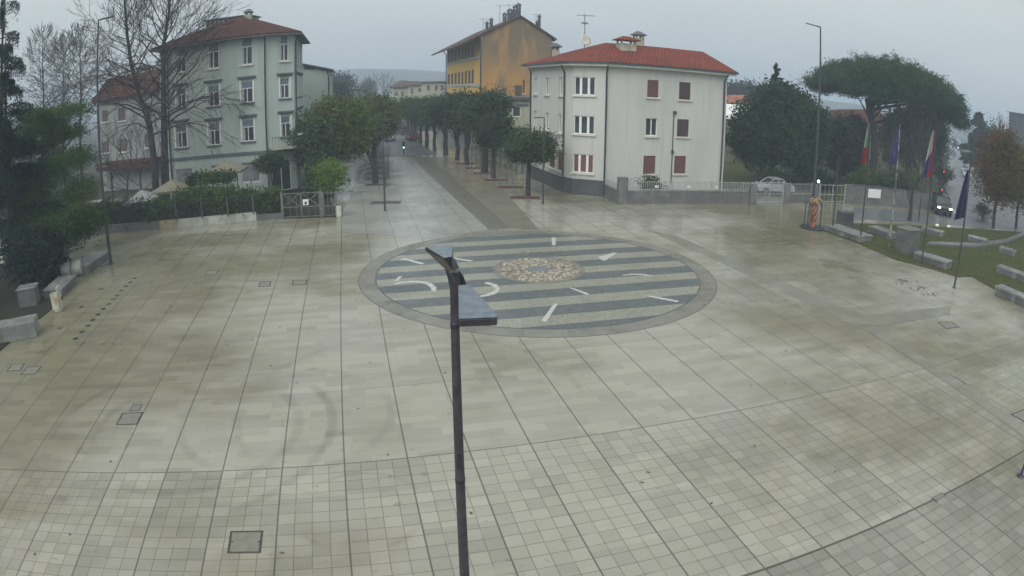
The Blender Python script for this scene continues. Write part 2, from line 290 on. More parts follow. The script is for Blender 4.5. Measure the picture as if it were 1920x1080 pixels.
# ---------------------------------------------------------------- ground surfaces
def paving():
    n=N('wet_stone_paving'); o=n.xyz(n.map(rot=(0,0,0)))
    U=n.mt('ADD',n.mt('MULTIPLY',o[0],UV_.x),n.mt('MULTIPLY',o[1],UV_.y)); V=n.mt('ADD',n.mt('MULTIPLY',o[0],VV.x),n.mt('MULTIPLY',o[1],VV.y))
    cb=n.n('ShaderNodeCombineXYZ'); n.l(U,cb.inputs[0]); n.l(V,cb.inputs[1]); uv=cb.outputs[0]
    near=n.mt('LESS_THAN',V,14.094); near2=n.mt('LESS_THAN',V,7.711)
    jA=n.line(U,1.6168,-.7044,.021); jA2=n.line(U,1.6168,-.7044,.022); t1=n.line(U,.4042,-.7044,.010); t2=n.line(V,.397,14.094,.011)
    k=n.noise(.9,3); keep=n.ss(k,.25,.5); keep2=n.ss(n.noise(1.7,2,vec=n.map(loc=(9,3,0))),.22,.5)
    tiles=n.mt('MULTIPLY',n.mt('MAXIMUM',n.mt('MULTIPLY',t1,keep2),n.mt('MULTIPLY',t2,keep)),near)
    b1=n.line(V,1000,14.094,.022); b2=n.line(V,1000,7.711,.034); b3=n.mt('MULTIPLY',n.line(V,1000,18.3,.012),n.mt('LESS_THAN',U,4.5)); b4=n.line(V,12.2,44.0,.014)
    br=n.n('ShaderNodeTexBrick'); n.l(uv,br.inputs[0]); br.inputs['Scale'].default_value=1; br.inputs['Brick Width'].default_value=1.21; br.inputs['Row Height'].default_value=.397; br.inputs['Mortar Size'].default_value=.006; br.inputs['Mortar Smooth'].default_value=.5
    br.offset=.37; br.inputs['Color1'].default_value=(0,0,0,1); br.inputs['Color2'].default_value=(1,1,1,1); br.inputs['Mortar'].default_value=(.5,.5,.5,1)
    slab=n.xyz(br.outputs[0])[0]; thin=n.mt('MULTIPLY',n.mt('MULTIPLY',br.outputs['Fac'],n.mt('SUBTRACT',1.,near)),n.mt('MULTIPLY',n.ss(n.noise(.5,2),.45,.6),.35))
    wn=n.n('ShaderNodeTexWhiteNoise'); fl=n.n('ShaderNodeVectorMath'); fl.operation='FLOOR'; s_=n.map(loc=(.7044/.4042,-14.094/.397,0),sc=(1/.4042,1/.397,1),vec=uv); n.l(s_,fl.inputs[0]); n.l(fl.outputs[0],wn.inputs[0]); tv=wn.outputs[0]
    wn2=n.n('ShaderNodeTexWhiteNoise'); fl2=n.n('ShaderNodeVectorMath'); fl2.operation='FLOOR'; n.l(n.map(loc=(.7044/1.6168,0,0),sc=(1/1.6168,1/1.588,1),vec=uv),fl2.inputs[0]); n.l(fl2.outputs[0],wn2.inputs[0]); pv=wn2.outputs[0]
    big=n.noise(.09,4,.55,vec=n.map(loc=(4,11,0))); mid=n.noise(.45,5,.6,vec=n.map(vec=uv,sc=(.6,1.6,1))); fine=n.noise(26,3,.6)
    streak=n.noise(1.4,4,.6,vec=n.map(vec=uv,sc=(.35,2.2,1)),ramp=(.5,.72))
    A=(.295,.287,.236); B=(.163,.156,.100); 
    side=n.mt('MULTIPLY',n.ss(n.mt('ABSOLUTE',n.mt('SUBTRACT',o[0],2.)),5.,19.),.16)  # darker olive towards both sides, partly lens vignetting painted into the colour
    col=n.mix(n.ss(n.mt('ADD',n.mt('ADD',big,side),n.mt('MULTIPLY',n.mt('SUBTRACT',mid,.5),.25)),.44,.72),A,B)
    vary=n.mt('ADD',n.mt('MULTIPLY',n.mt('SUBTRACT',slab,.5),n.mt('MULTIPLY',n.mt('SUBTRACT',1.,near),.24)),n.mt('MULTIPLY',n.mt('ADD',n.mt('MULTIPLY',n.mt('SUBTRACT',tv,.5),.2),n.mt('MULTIPLY',n.mt('SUBTRACT',pv,.5),.2)),near))
    val=n.mt('ADD',n.mt('ADD',1.,vary),n.mt('MULTIPLY',n.mt('SUBTRACT',fine,.5),.14)); val=n.mt('SUBTRACT',val,n.mt('MULTIPLY',near2,.22)); val=n.mt('SUBTRACT',val,n.mt('MULTIPLY',streak,.07))
    # curved tyre scuffs
    for cx,cy,r,wd,st in ((-9.5,14.5,4.6,.22,.20),(-9.2,14.6,3.3,.25,.16),(-3.4,11.6,1.5,.12,.16),(-6.6,15.8,3.2,.22,.12),(6.5,30,9,.2,.08),(-7.6,9.0,2.8,.14,.12),(-3.0,17.0,5.2,.18,.09)):
        dx=n.mt('SUBTRACT',o[0],cx); dy=n.mt('SUBTRACT',o[1],cy); d=n.mt('SQRT',n.mt('ADD',n.mt('MULTIPLY',dx,dx),n.mt('MULTIPLY',dy,dy)))
        m_=n.mt('SUBTRACT',1.,n.ss(n.mt('ABSOLUTE',n.mt('SUBTRACT',d,r)),wd*.2,wd)); m_=n.mt('MULTIPLY',m_,n.noise(.35,2,vec=n.map(loc=(cx,cy,0)),ramp=(.42,.6))); val=n.mt('SUBTRACT',val,n.mt('MULTIPLY',m_,st))
    sc=n.n('ShaderNodeVectorMath'); sc.operation='SCALE'; n.l(col,sc.inputs[0]); n.l(val,sc.inputs['Scale'])
    joint=n.mt('MAXIMUM',n.mt('MAXIMUM',n.mt('MULTIPLY',jA,.85),n.mt('MULTIPLY',tiles,.68)),n.mt('MAXIMUM',n.mt('MAXIMUM',n.mt('MULTIPLY',b1,.8),b2),n.mt('MAXIMUM',n.mt('MULTIPLY',b3,.6),thin)))
    joint=n.mt('MAXIMUM',joint,n.mt('MULTIPLY',b4,.4))
    fc=n.mix(n.mt('MULTIPLY',joint,.9),sc.outputs[0],(.035,.036,.03))
    wet=n.noise(.16,4,.6,vec=n.map(loc=(2,7,0),sc=(1,.8,1)),ramp=(.40,.64)); far=n.ss(o[1],18.,42.)
    r=n.mt('SUBTRACT',.50,n.mt('MULTIPLY',wet,.20)); r=n.mt('SUBTRACT',r,n.mt('MULTIPLY',far,.27)); r=n.mt('ADD',r,n.mt('MULTIPLY',n.mt('SUBTRACT',mid,.5),.16))
    pud=n.mt('MULTIPLY',n.noise(.23,4,.55,vec=n.map(loc=(31,12,0)),ramp=(.60,.65)),.85); r=n.mt('ADD',n.mt('MULTIPLY',r,n.mt('SUBTRACT',1.,pud)),n.mt('MULTIPLY',pud,.06))
    spot=n.noise(3.2,3,.6,vec=n.map(loc=(1,8,2)),ramp=(.66,.74)); fc=n.mix(n.mt('MULTIPLY',spot,.35),fc,(.08,.075,.055)); n.col(fc,n.mt('MAXIMUM',r,.1),spec=.4); h=n.mt('MULTIPLY',n.mt('SUBTRACT',n.mt('MULTIPLY',fine,.25),joint),n.mt('SUBTRACT',1.,pud)); n.bump(h,.35,.006); return n.m
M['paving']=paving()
def asphalt():
    n=N('wet_asphalt'); k=n.noise(.3,5,.6,ramp=(.35,.7)); f=n.noise(30,2); n.col(n.mix(k,(.11,.12,.13),(.075,.08,.085)),n.mt('SUBTRACT',.48,n.mt('MULTIPLY',k,.16)),spec=.5); n.bump(f,.02,.001); return n.m
M['asphalt']=asphalt()
def grassm(name,a,b,c):
    n=N(name); k=n.noise(.35,5,.65,ramp=(.35,.65)); k2=n.noise(8,4,.7,ramp=(.3,.7)); col=n.mix(k,a,b); col=n.mix(n.mt('MULTIPLY',k2,.6),col,c); n.col(col,.9,spec=.2); n.bump(k2,.8,.05); return n.m
M['lawn']=grassm('short_lawn',(.065,.085,.02),(.10,.085,.035),(.04,.055,.015)); M['soil']=grassm('leaf_littered_soil',(.045,.04,.028),(.03,.032,.02),(.02,.02,.014)); M['base']=grassm('town_ground',(.07,.08,.06),(.06,.06,.055),(.04,.045,.035))
def stoneband():
    n=N('brown_stone_band'); o=n.xyz(); mid=n.noise(.6,5,.6); br=n.n('ShaderNodeTexBrick'); n.l(n.map(rot=(0,0,-.25)),br.inputs[0]); br.inputs['Scale'].default_value=2.5; br.inputs['Color1'].default_value=(.125,.12,.095,1); br.inputs['Color2'].default_value=(.155,.15,.12,1); br.inputs['Mortar'].default_value=(.09,.085,.07,1); br.inputs['Mortar Size'].default_value=.02
    n.col(n.mix(n.ss(mid,.3,.7),br.outputs[0],(.11,.105,.08)),n.mt('ADD',.18,n.mt('MULTIPLY',mid,.3))); return n.m
M['band']=stoneband()
def band_light():
    n=N('olive_stone_paving'); o=n.xyz(); mid=n.noise(.5,5,.65); br=n.n('ShaderNodeTexBrick'); n.l(n.map(rot=(0,0,-.25)),br.inputs[0]); br.inputs['Scale'].default_value=1; br.inputs['Brick Width'].default_value=1.2; br.inputs['Row Height'].default_value=.4; br.inputs['Color1'].default_value=(.17,.163,.122,1); br.inputs['Color2'].default_value=(.215,.207,.16,1); br.inputs['Mortar'].default_value=(.13,.125,.1,1); br.inputs['Mortar Size'].default_value=.01
    n.col(n.mix(n.ss(mid,.35,.7),br.outputs[0],(.14,.135,.10)),n.mt('ADD',.16,n.mt('MULTIPLY',mid,.3))); return n.m
M['band_light']=band_light()
def struct(name,mb,m,z=None):
    o=mb.build(name,m); return tag(o,kind='structure')
struct('ground',MB().sheet([(-1200,-200),(1200,-200),(1200,1500),(-1200,1500)],-.06),M['base'])
P=[(-75,-14),(75,-14),(75,57)]+[tuple(L2(u,v).xy) for u,v in ((26,72),(18.5,130),(-6,130),(-6,62))]+[(-75,57)]
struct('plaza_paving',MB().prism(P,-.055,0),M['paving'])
g=lambda *q:G(*q)
RW=0.012
road=[L2(3.2,84.5),L2(11.5,84.5),L2(10.5,150),L2(9.5,420),L2(4,420),L2(3.5,150)]
struct('road',MB().sheet([p.xy for p in road],RW),M['asphalt'])
r2=[G(1603,388),G(1738,402),(46,54.2),G(1768,345),G(1780,295),G(1788,255),(330,420),(352,420),G(1800,262),G(1818,300),G(1850,345),G(1935,395),(75,46.5),(52,48),(27,47.2)]
struct('road',MB().sheet(r2,RW),M['asphalt'])
lawn=[G(1545,434),G(1612,458),G(1680,488),G(1740,503),G(1795,520),G(1822,519),G(1852,536),G(1930,580),(75,22),(75,45.5),(50,47.2),(27,45.2)]
struct('lawn',MB().prism(lawn,-.03,.05),M['lawn'])
soil=[G(-10,667),G(92,584),G(116,562),G(132,522),G(112,452),G(-70,474),(-75,36),(-75,4)]
struct('soil',MB().prism(soil,-.03,.05),M['soil'])
W0=G(-70,470); W1=G(300,430); W2=G(481,413.5); W3=G(530,411); W4=G(640,407.5)
gard=[(-75,30),(W0[0],W0[1]+.2),(W1[0],W1[1]+.2),(W2[0],W2[1]+.2),(W4[0],W4[1]+.2),(-17.6,57.6),(-20,57.9),(-22.2,56.3),(-33.2,55.1),(-75,58)]
struct('garden_soil',MB().prism(gard,-.03,.04),M['soil'])
ga2=[G(1362,362),G(1740,378),(60,60),(95,110),(110,200),(30,200),(19.4,62)]
struct('garden_lawn',MB().sheet([(20.2,56.8),(26,56.4),(41,57.6),(48,60),(80,108),(90,150),(19,150)],.03),M['lawn'])
# dark bands of stone in the paving
M['band2']=None
_bz=[.004]
def band(*pq): struct('paving_band',MB().sheet([G(*q) for q in pq],_bz[0]),M['band']); _bz[0]+=.003
def bandl(z,m,*pq): struct('paving_band',MB().sheet([G(*q) for q in pq],z),M[m])
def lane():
    n=N('lane_stone_and_sky_sheen'); o=n.xyz(); U=n.mt('ADD',n.mt('MULTIPLY',o[0],UV_.x),n.mt('MULTIPLY',o[1],UV_.y)); V=n.mt('ADD',n.mt('MULTIPLY',o[0],VV.x),n.mt('MULTIPLY',o[1],VV.y))
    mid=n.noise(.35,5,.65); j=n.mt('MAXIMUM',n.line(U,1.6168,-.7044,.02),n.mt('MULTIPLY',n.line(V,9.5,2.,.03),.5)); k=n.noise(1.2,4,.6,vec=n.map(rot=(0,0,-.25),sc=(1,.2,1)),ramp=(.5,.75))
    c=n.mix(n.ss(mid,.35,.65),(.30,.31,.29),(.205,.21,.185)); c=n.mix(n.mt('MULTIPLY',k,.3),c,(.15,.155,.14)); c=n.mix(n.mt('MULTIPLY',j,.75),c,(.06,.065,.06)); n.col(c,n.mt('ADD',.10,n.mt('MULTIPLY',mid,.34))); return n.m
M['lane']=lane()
struct('lane_with_sky_sheen',MB().sheet([G(727,294),G(768,294),G(885,398),G(916,431),G(800,448),G(722,440),G(641,436),G(641,400),G(676,330),G(692,300)],.004),M['lane'])  # pale lane stone; its left part paints the sky's reflection on wet paving
bandl(.0045,'band',(768,294),(805,294),(956,428),(917,431)); bandl(.0045,'band_light',(805,294),(846,294),(940,352),(1012,432),(957,428))
bandl(.004,'band_light',(1215,432),(1262,440),(1640,606),(1602,612)); bandl(.007,'band_light',(1600,604),(1640,590),(1782,574),(1782,590),(1640,612)); bandl(.010,'band_light',(1640,612),(1618,616),(1920,820),(1920,800))
# distant hills
def hills():
    R=random.Random(5); vs=[];n=90
    for i in range(n+1):
        a=math.radians(-75+150*i/n); h=20+9*math.sin(i*.16+1)+6*math.sin(i*.43)+R.uniform(-.8,.8)
        if -22<math.degrees(a)<-3: h+=12*math.sin((math.degrees(a)+22)/19*math.pi)
        for d,z in ((720,-1),(800,h*.8),(880,h),(990,-1)): vs.append((d*math.sin(a),d*math.cos(a),z))
    m=MB(); m.add(vs,[(i*4+j,i*4+j+1,i*4+j+5,i*4+j+4) for i in range(n) for j in range(3)],True); struct('hills',m,M['base'])
hills()
# ---------------------------------------------------------------- building helpers
def onwall(px,py,p0,p1):
    d=ray(px,py); ex,ey=p1[0]-p0[0],p1[1]-p0[1]; L=math.hypot(ex,ey); ex/=L; ey/=L
    # d.xy*k = p0+e*s
    det=d[0]*(-ey)+ex*d[1]; k=(p0[0]*(-ey)+ex*p0[1])/det; s=(d[0]*k-p0[0])*ex+(d[1]*k-p0[1])*ey
    return s,float(H+d[2]*k)
def frame_of(p0,p1):
    ex,ey=p1[0]-p0[0],p1[1]-p0[1]; L=math.hypot(ex,ey); ex/=L; ey/=L; nx,ny=ey,-ex
    if nx*-(p0[0]+p1[0])+ny*-(p0[1]+p1[1])<0: nx,ny=-nx,-ny
    return (ex,ey),(nx,ny),L
def wbox(mb,p0,e,nn,s0,s1,z0,z1,d0,d1):   # box on a wall: s along, z up, d outwards
    P=[]
    for z in (z0,z1):
        for s,d in ((s0,d0),(s1,d0),(s1,d1),(s0,d1)): P.append((p0[0]+e[0]*s+nn[0]*d,p0[1]+e[1]*s+nn[1]*d,z))
    return mb.add(P,[(3,2,1,0),(4,5,6,7),(0,1,5,4),(1,2,6,5),(2,3,7,6),(3,0,4,7)])
def facade(parent,p0,p1,z0,z1,holes,m,name='wall',depth=.22):
    e,nn,L=frame_of(p0,p1); hs=[(max(.02,a),min(L-.02,b),c,d) for a,b,c,d in holes]
    S=sorted({0,L}|{x for h in hs for x in h[:2]}); Zs=sorted({z0,z1}|{x for h in hs for x in h[2:]}); mb=MB()
    pt=lambda s,z,d=0:(p0[0]+e[0]*s+nn[0]*d,p0[1]+e[1]*s+nn[1]*d,z)
    for i in range(len(S)-1):
        for j in range(len(Zs)-1):
            cs,cz=(S[i]+S[i+1])/2,(Zs[j]+Zs[j+1])/2
            if any(h[0]<cs<h[1] and h[2]<cz<h[3] for h in hs): continue
            mb.add([pt(S[i],Zs[j]),pt(S[i+1],Zs[j]),pt(S[i+1],Zs[j+1]),pt(S[i],Zs[j+1])],[(0,1,2,3)])
    for a,b,c,d in hs:
        o=[(a,c),(b,c),(b,d),(a,d)]
        for i in range(4):
            q,r=o[i],o[(i+1)%4]; mb.add([pt(*q),pt(*r),pt(*r,-depth),pt(*q,-depth)],[(0,1,2,3)])
    ob=mb.build(name,m,parent); return ob
def window(parent,p0,p1,rect,style='sash',sill=True,lintel=False,glass='glass',label=None):
    e,nn,L=frame_of(p0,p1); a,b,c,d=rect; w=b-a; h=d-c; fr=MB(); f=.07
    fm={'sash':'white','shut':'redshut','plum':'plumshut','brown':'browns','dark':'gutter'}.get(style,'white')
    for s0,s1,z0,z1 in ((a,b,c,c+f),(a,b,d-f,d),(a,a+f,c+f,d-f),(b-f,b,c+f,d-f)): wbox(fr,p0,e,nn,s0,s1,z0,z1,-.2,-.1)
    zt=c+h*.64
    if style=='sash':
        wbox(fr,p0,e,nn,a+f,b-f,zt,zt+f,-.2,-.09); wbox(fr,p0,e,nn,(a+b)/2-f/2,(a+b)/2+f/2,c+f,zt,-.2,-.09)
    if style=='triple':
        for q in (.31,.69): wbox(fr,p0,e,nn,a+w*q-.1,a+w*q+.1,c+f,d-f,-.2,-.07)
    if style=='french':
        wbox(fr,p0,e,nn,(a+b)/2-f/2,(a+b)/2+f/2,c+f,d-f,-.2,-.09)
    wn=fr.build('window',M['white'] if style in('sash','triple','french','plain') else M[fm],parent)
    if label: wn['label']=label
    if style in('shut','plum','brown'):
        sh=MB(); nsl=max(4,int(h/.12)); 
        for i in range(nsl): z=c+f+(h-2*f)*i/nsl; wbox(sh,p0,e,nn,a+f,b-f,z,z+(h-2*f)/nsl*.8,-.15,-.06)
        wbox(sh,p0,e,nn,a+f,b-f,c+f,d-f,-.19,-.12); sh.build('shutter',M[fm],wn)
    else:
        pn=MB(); wbox(pn,p0,e,nn,a+f,b-f,c+f,d-f,-.21,-.165); pn.build('pane',M[glass],wn)
        if style=='sash':
            s=MB(); wbox(s,p0,e,nn,a+f,b-f,zt+f,d-f,-.16,-.1); s.build('roller_shade',M['shade'],wn)
            cu=MB(); wbox(cu,p0,e,nn,a+f,a+f+w*.16,c+f,zt,-.163,-.15); cu.build('curtain',M['curtain'],wn)
    if sill:
        s=MB(); wbox(s,p0,e,nn,a-.16,b+.16,c-.14,c-.003,0.003,.16); s.build('sill',M['moulding' if lintel or sill=='d' else 'cream'],wn)
    if lintel:
        s=MB(); wbox(s,p0,e,nn,a-.2,b+.2,d+.16,d+.32,.003,.14); wbox(s,p0,e,nn,a-.32,b+.32,d+.32,d+.46,.003,.26)
        s.build('lintel',M['moulding'],wn); MB.build(wbox(MB(),p0,e,nn,a-.13,a-.003,c,d+.12,.003,.05),'jamb',M['white'],wn); MB.build(wbox(MB(),p0,e,nn,b+.003,b+.13,c,d+.12,.003,.05),'jamb',M['white'],wn)
    return rect
def pxrect(x0,y0,x1,y1,p0,p1,zfix=None):
    a,za=onwall(x0,(y0+y1)/2,p0,p1); b,zb=onwall(x1,(y0+y1)/2,p0,p1); m=(x0+x1)/2
    z1=onwall(m,y0,p0,p1)[1]; z0=onwall(m,y1,p0,p1)[1]; a,b=min(a,b),max(a,b); return (a,b,z0,z1) if not zfix else (a,b)+zfix
def offset(P,d):
    n=len(P); A=sum(P[i][0]*P[(i+1)%n][1]-P[(i+1)%n][0]*P[i][1] for i in range(n)); sg=1 if A>0 else -1; out=[]
    for i in range(n):
        a,b,c=Vector(P[i-1]),Vector(P[i]),Vector(P[(i+1)%n]); e1=(b-a).normalized(); e2=(c-b).normalized(); n1=Vector((e1.y,-e1.x))*sg; n2=Vector((e2.y,-e2.x))*sg
        m=(n1+n2).normalized(); out.append(tuple(b+m*(d/max(.35,m.dot(n1)))))
    return out
def hip(parent,E,ze,faces,apex,m,th=.16):
    n=len(E); mb=MB(); vs=[(p[0],p[1],ze) for p in E]+[(p[0],p[1],ze+th) for p in E]+[tuple(a) for a in apex]
    mb.add(vs,[tuple(range(n))]+[(i,(i+1)%n,n+(i+1)%n,n+i) for i in range(n)]+[tuple(n+i for i in f) for f in faces]); return mb.build('roof',m,parent)
def drainpipe(parent,x,y,z0,z1,out=(0,-1),r=.075,name='drainpipe'):
    l=math.hypot(*out); o=(out[0]/l*.14,out[1]/l*.14)
    return MB().tube([(x+o[0]*5,y+o[1]*5,z1),(x+o[0]*3.6,y+o[1]*3.6,z1-.18),(x+o[0],y+o[1],z1-.6),(x+o[0],y+o[1],z0)],r,8).build(name,M['pipe'],parent)
def chimney(parent,c,w,d,z0,z1,m='chim',cap='rtile',rz=.3,ov=.22):
    mb=MB(); mb.box((c[0],c[1],(z0+z1)/2),(w,d,z1-z0),rz); ch=mb.build('chimney',M[m],parent)
    for sx in (-1,1):
        for sy in (-1,1): a,b=sx*(w/2-.09),sy*(d/2-.09); s=MB(); s.box((c[0]+a*math.cos(rz)-b*math.sin(rz),c[1]+a*math.sin(rz)+b*math.cos(rz),z1+.13),(.14,.14,.258),rz); s.build('cap_post',M[m],ch)
    k=MB(); W,Dp=w+2*ov,d+2*ov; vs=[]
    for x_,y_,z_ in ((-W/2,-Dp/2,0),(W/2,-Dp/2,0),(W/2,Dp/2,0),(-W/2,Dp/2,0),(-W/2,-Dp/2,.08),(W/2,-Dp/2,.08),(W/2,Dp/2,.08),(-W/2,Dp/2,.08),(-W*.15,0,.42),(W*.15,0,.42)):
        vs.append((c[0]+x_*math.cos(rz)-y_*math.sin(rz),c[1]+x_*math.sin(rz)+y_*math.cos(rz),z1+.262+z_))
    k.add(vs,[(3,2,1,0),(0,1,5,4),(1,2,6,5),(2,3,7,6),(3,0,4,7),(4,5,9,8),(5,6,9),(6,7,8,9),(7,4,8)]); k.build('chimney_cap',M[cap],ch); return ch
def antenna(parent,c,z0,z1,seed=1,dish=False,n=1):
    R=random.Random(seed); mb=MB(); mb.tube([(c[0],c[1],z0),(c[0],c[1],z1)],.045,6)
    for k in range(n):
        z=z1-.15-k*.7; a=R.uniform(-.4,.4)+(k*1.2); dx,dy=math.cos(a),math.sin(a); mb.tube([(c[0]-dx*.7,c[1]-dy*.7,z),(c[0]+dx*.9,c[1]+dy*.9,z)],.03,5)
        for q in np.linspace(-.6,.8,6): mb.tube([(c[0]+dx*q-dy*.3,c[1]+dy*q+dx*.3,z),(c[0]+dx*q+dy*.3,c[1]+dy*q-dx*.3,z)],.02,4)
    an=mb.build('antenna',M['steel'],parent)
    if dish:
        d=MB(); vs=[];C=Vector((c[0],c[1]-.25,z0+(z1-z0)*.3)); dr=Vector((.45,-.8,.3)).normalized(); a=dr.cross(Vector((0,0,1))).normalized(); b=a.cross(dr)
        for i,r in enumerate((.05,.3,.55)):
            for k in range(16): an_=2*math.pi*k/16; vs.append(C+dr*(r*r*.5)+a*r*math.cos(an_)+b*r*math.sin(an_))
        for i,r in enumerate((.55,.3,.05)):
            for k in range(16): an_=2*math.pi*k/16; vs.append(C+dr*(r*r*.5-.03)+a*r*math.cos(an_)+b*r*math.sin(an_))
        d.add(vs,[(i*16+k,i*16+(k+1)%16,(i+1)*16+(k+1)%16,(i+1)*16+k) for i in range(5) for k in range(16)],True); d.tube([C,C+dr*.6],.02,4); d.build('satellite_dish',M['cream'],an)
    return an
# ---------------------------------------------------------------- left pale building
B=[(-33.2,55.0),(-22.3,56.2),(-20.0,57.8),(-23.0,69.4),(-36.,68.)]
lb=thing('apartment_building','tall pale green apartment building with red hip roof behind bare trees','apartment building'); 
zE=Zat(498,66,B[1])
Hs=[]
for (x0,y0,x1,y1),st in (((330,88,348,135),0),((389,78,410,128),0),((452,67,473,121),0)): Hs.append(window(lb,B[0],B[1],pxrect(x0,y0+3,x1,y1,B[0],B[1]),'sash',True,False))
for (x0,y0,x1,y1) in ((331,165,348,201),(389,159,411,199),(452,152,474,192),(330,233,350,277),(391,230,412,272),(454,224,476,265)): Hs.append(window(lb,B[0],B[1],pxrect(x0,y0,x1,y1,B[0],B[1]),'sash',True,True))
for (x0,y0,x1,y1) in ((329,316,362,345),(396,309,423,335),(453,304,487,342)): Hs.append(window(lb,B[0],B[1],pxrect(x0,y0,x1,y1,B[0],B[1]),'plain',False,False,'glass2'))
facade(lb,B[0],B[1],0,zE,Hs,M['lwall'])
Hs=[]
for (x0,y0,x1,y1),l in (((525,66,541,114),0),((525,146,543,184),1),((527,217,545,257),1)): Hs.append(window(lb,B[1],B[2],pxrect(x0,y0,x1,y1,B[1],B[2]),'sash',True,bool(l)))
dr=pxrect(510,300,546,352,B[1],B[2]); dr=(dr[0],dr[1],0.02,dr[3]); Hs.append(window(lb,B[1],B[2],dr,'french',False)); facade(lb,B[1],B[2],0,zE,Hs,M['lwall'])
Hs=[]; e,nn,L=frame_of(B[2],B[3])
for za,zb in ((Hs and 0 or 11.9,zE-.2),(8.6,10.6),(5.0,7.1)):
    for s in (2.0,5.2,8.6): Hs.append(window(lb,B[2],B[3],(s,s+1.1,za,zb),'brown',True,za<11))
facade(lb,B[2],B[3],0,zE,Hs,M['lwall']); facade(lb,B[3],B[4],0,zE,[],M['lwall']); facade(lb,B[4],B[0],0,zE,[],M['lwall'])
E=offset(B,.75); gm=MB()
A1=D(452,31,62.5); A2=D(468,33,65.5)
hip(lb,E,zE,[(0,1,5),(1,2,6,5),(2,3,6),(3,4,5,6),(4,0,5)],[A1,A2],M['ltile'])
gm.prism(offset(B,.87),zE-.12,zE-.003); gm.build('gutter',M['moulding'],lb)
bd=MB()
for i,(z0_,z1_) in enumerate(((0,0),)):
    for q in (0,1): 
        e,nn,L=frame_of(B[q],B[q+1]); zb=onwall(480,286,B[0],B[1])[1]; wbox(bd,B[q],e,nn,-.05,L+.05,zb-.13,zb+.13,.003,.14)
bd.build('string_course',M['moulding'],lb)
drainpipe(lb,B[1][0],B[1][1],0,zE,(.4,-1)); drainpipe(lb,-32.2,55.1,0,zE-.05,(0,-1)); drainpipe(lb,-20.1,58.3,5,zE,(1,0))
bl=MB(); e,nn,L=frame_of(B[1],B[2]); zb=onwall(530,276,B[1],B[2])[1]; wbox(bl,B[1],e,nn,.2,L+1.1,zb-.1,zb+.12,.003,1.35); bal=bl.build('balcony',M['chim'],lb)
rl=MB(); wbox(rl,B[1],e,nn,.2,L+1.1,zb+1.0,zb+1.06,1.27,1.33); 
for q in np.linspace(.25,L+1.05,14): wbox(rl,B[1],e,nn,q,q+.03,zb+.12,zb+1.0,1.28,1.31)
rl.build('railing',M['gutter'],bal)
fp=MB(); wbox(fp,B[1],e,nn,L-.1,L+.7,zb+1.06,zb+1.25,1.15,1.45); fp.build('flower_box',M['cream'],bal)
T0=D(386,38,66); T1=D(462,28,66)
tm=MB(); zt0,zt1=T0.z,T1.z
tp=[(T0.x,66),(T1.x+.3,66),(T1.x+.3,69),(T0.x,69)]; tm.prism(tp,zE,[zt0-.11,zt1-.11,zt1-.11,zt0-.11]); te=tm.build('roof_terrace',M['chim'],lb)
tr=MB(); tr.prism(offset(tp,.25),[zt0-.10,zt1-.10,zt1-.10,zt0-.10],[zt0,zt1,zt1,zt0]); tr.build('terrace_roof',M['plinth'],te)
for q in range(6): x=T0.x+.35+q*.55; z=zt0-.42+(zt1-zt0)*q/8; MB().box((x,65.95,z),(.32,.12,.5)).build('opening',M['dark'],te)
cc=D(466,30,64); chimney(lb,(cc.x,64),.7,.7,cc.z-2.2,cc.z+.1,'chim','plinth',.1,.12)
ac=D(391,40,66); antenna(lb,(ac.x,66.),zt0-.4,D(391,20,66).z,3)
# right wing with sloping roof
wg=thing('house_wing','plain pale wall with sloping dark roof right of tall green building','building')
q0=D(560,112,76); q1=D(618,131,76); WP=[(q0.x-1,76),(q1.x,76),(q1.x-3,88),(q0.x-4,88)]
facade(wg,WP[0],WP[1],0,q1.z-.3,[],M['lwall']); facade(wg,WP[1],WP[2],0,q1.z-.3,[],M['lwall']); 
gb=MB(); gb.prism(WP,[q1.z-.3]*4,[q0.z-.25,q1.z-.2,q1.z-.2,q0.z-.25]); gb.build('gable',M['lwall'],wg)
rf=MB(); rf.prism(offset(WP,.45),[q0.z-.2,q1.z-.15,q1.z-.15,q0.z-.2],[q0.z+.02,q1.z+.05,q1.z+.05,q0.z+.02]); rf.build('roof',M['plinth'],wg)
drainpipe(wg,q1.x-.1,76,0,q1.z-.2,(0,-1))
for k in range(7): p=D(572+3*k,127,75.9); MB().box((p.x,75.95,p.z),(.12,.1,.42)).build('vent',M['gutter'],wg)
# house behind left trees
hb=thing('red_roofed_house','pale old house with worn red roof and dark shutters behind bare trees','house')
h0=D(183,182,64); h1=D(318,162,64); HP=[(h0.x,64),(h1.x+1,63),(h1.x+1,74),(h0.x,75)]; zh=h0.z-.6; Hs=[]
for r in ((192,207,203,228),(222,202,235,226),(272,193,284,218),(192,266,204,286),(224,260,238,284),(272,252,286,276)): Hs.append(window(hb,HP[0],HP[1],pxrect(*r,HP[0],HP[1]),'brown',True))
facade(hb,HP[0],HP[1],0,zh,Hs,M['greywall']); facade(hb,HP[1],HP[2],0,zh,[],M['greywall']); facade(hb,HP[3],HP[0],0,zh,[],M['greywall']); 
E=offset(HP,.7); hip(hb,E,zh,[(0,1,5,4),(1,2,5),(2,3,4,5),(3,0,4)],[D(203,147,68),D(300,128,68)],M['ltile'])
for x,y in ((237,141),(262,136),(269,134),(299,122)): p=D(x,y,68); chimney(hb,(p.x,68),.6,.6,p.z-1.3,p.z+.1,'chim','plinth')
an=MB(); e,nn,L=frame_of(HP[0],HP[1]); wbox(an,HP[0],e,nn,1,L-2,3.2,3.5,.003,2.2); wbox(an,HP[0],e,nn,1,L-2,2.6,3.1,2.0,2.1); an.build('awning',M['ltile'],hb)
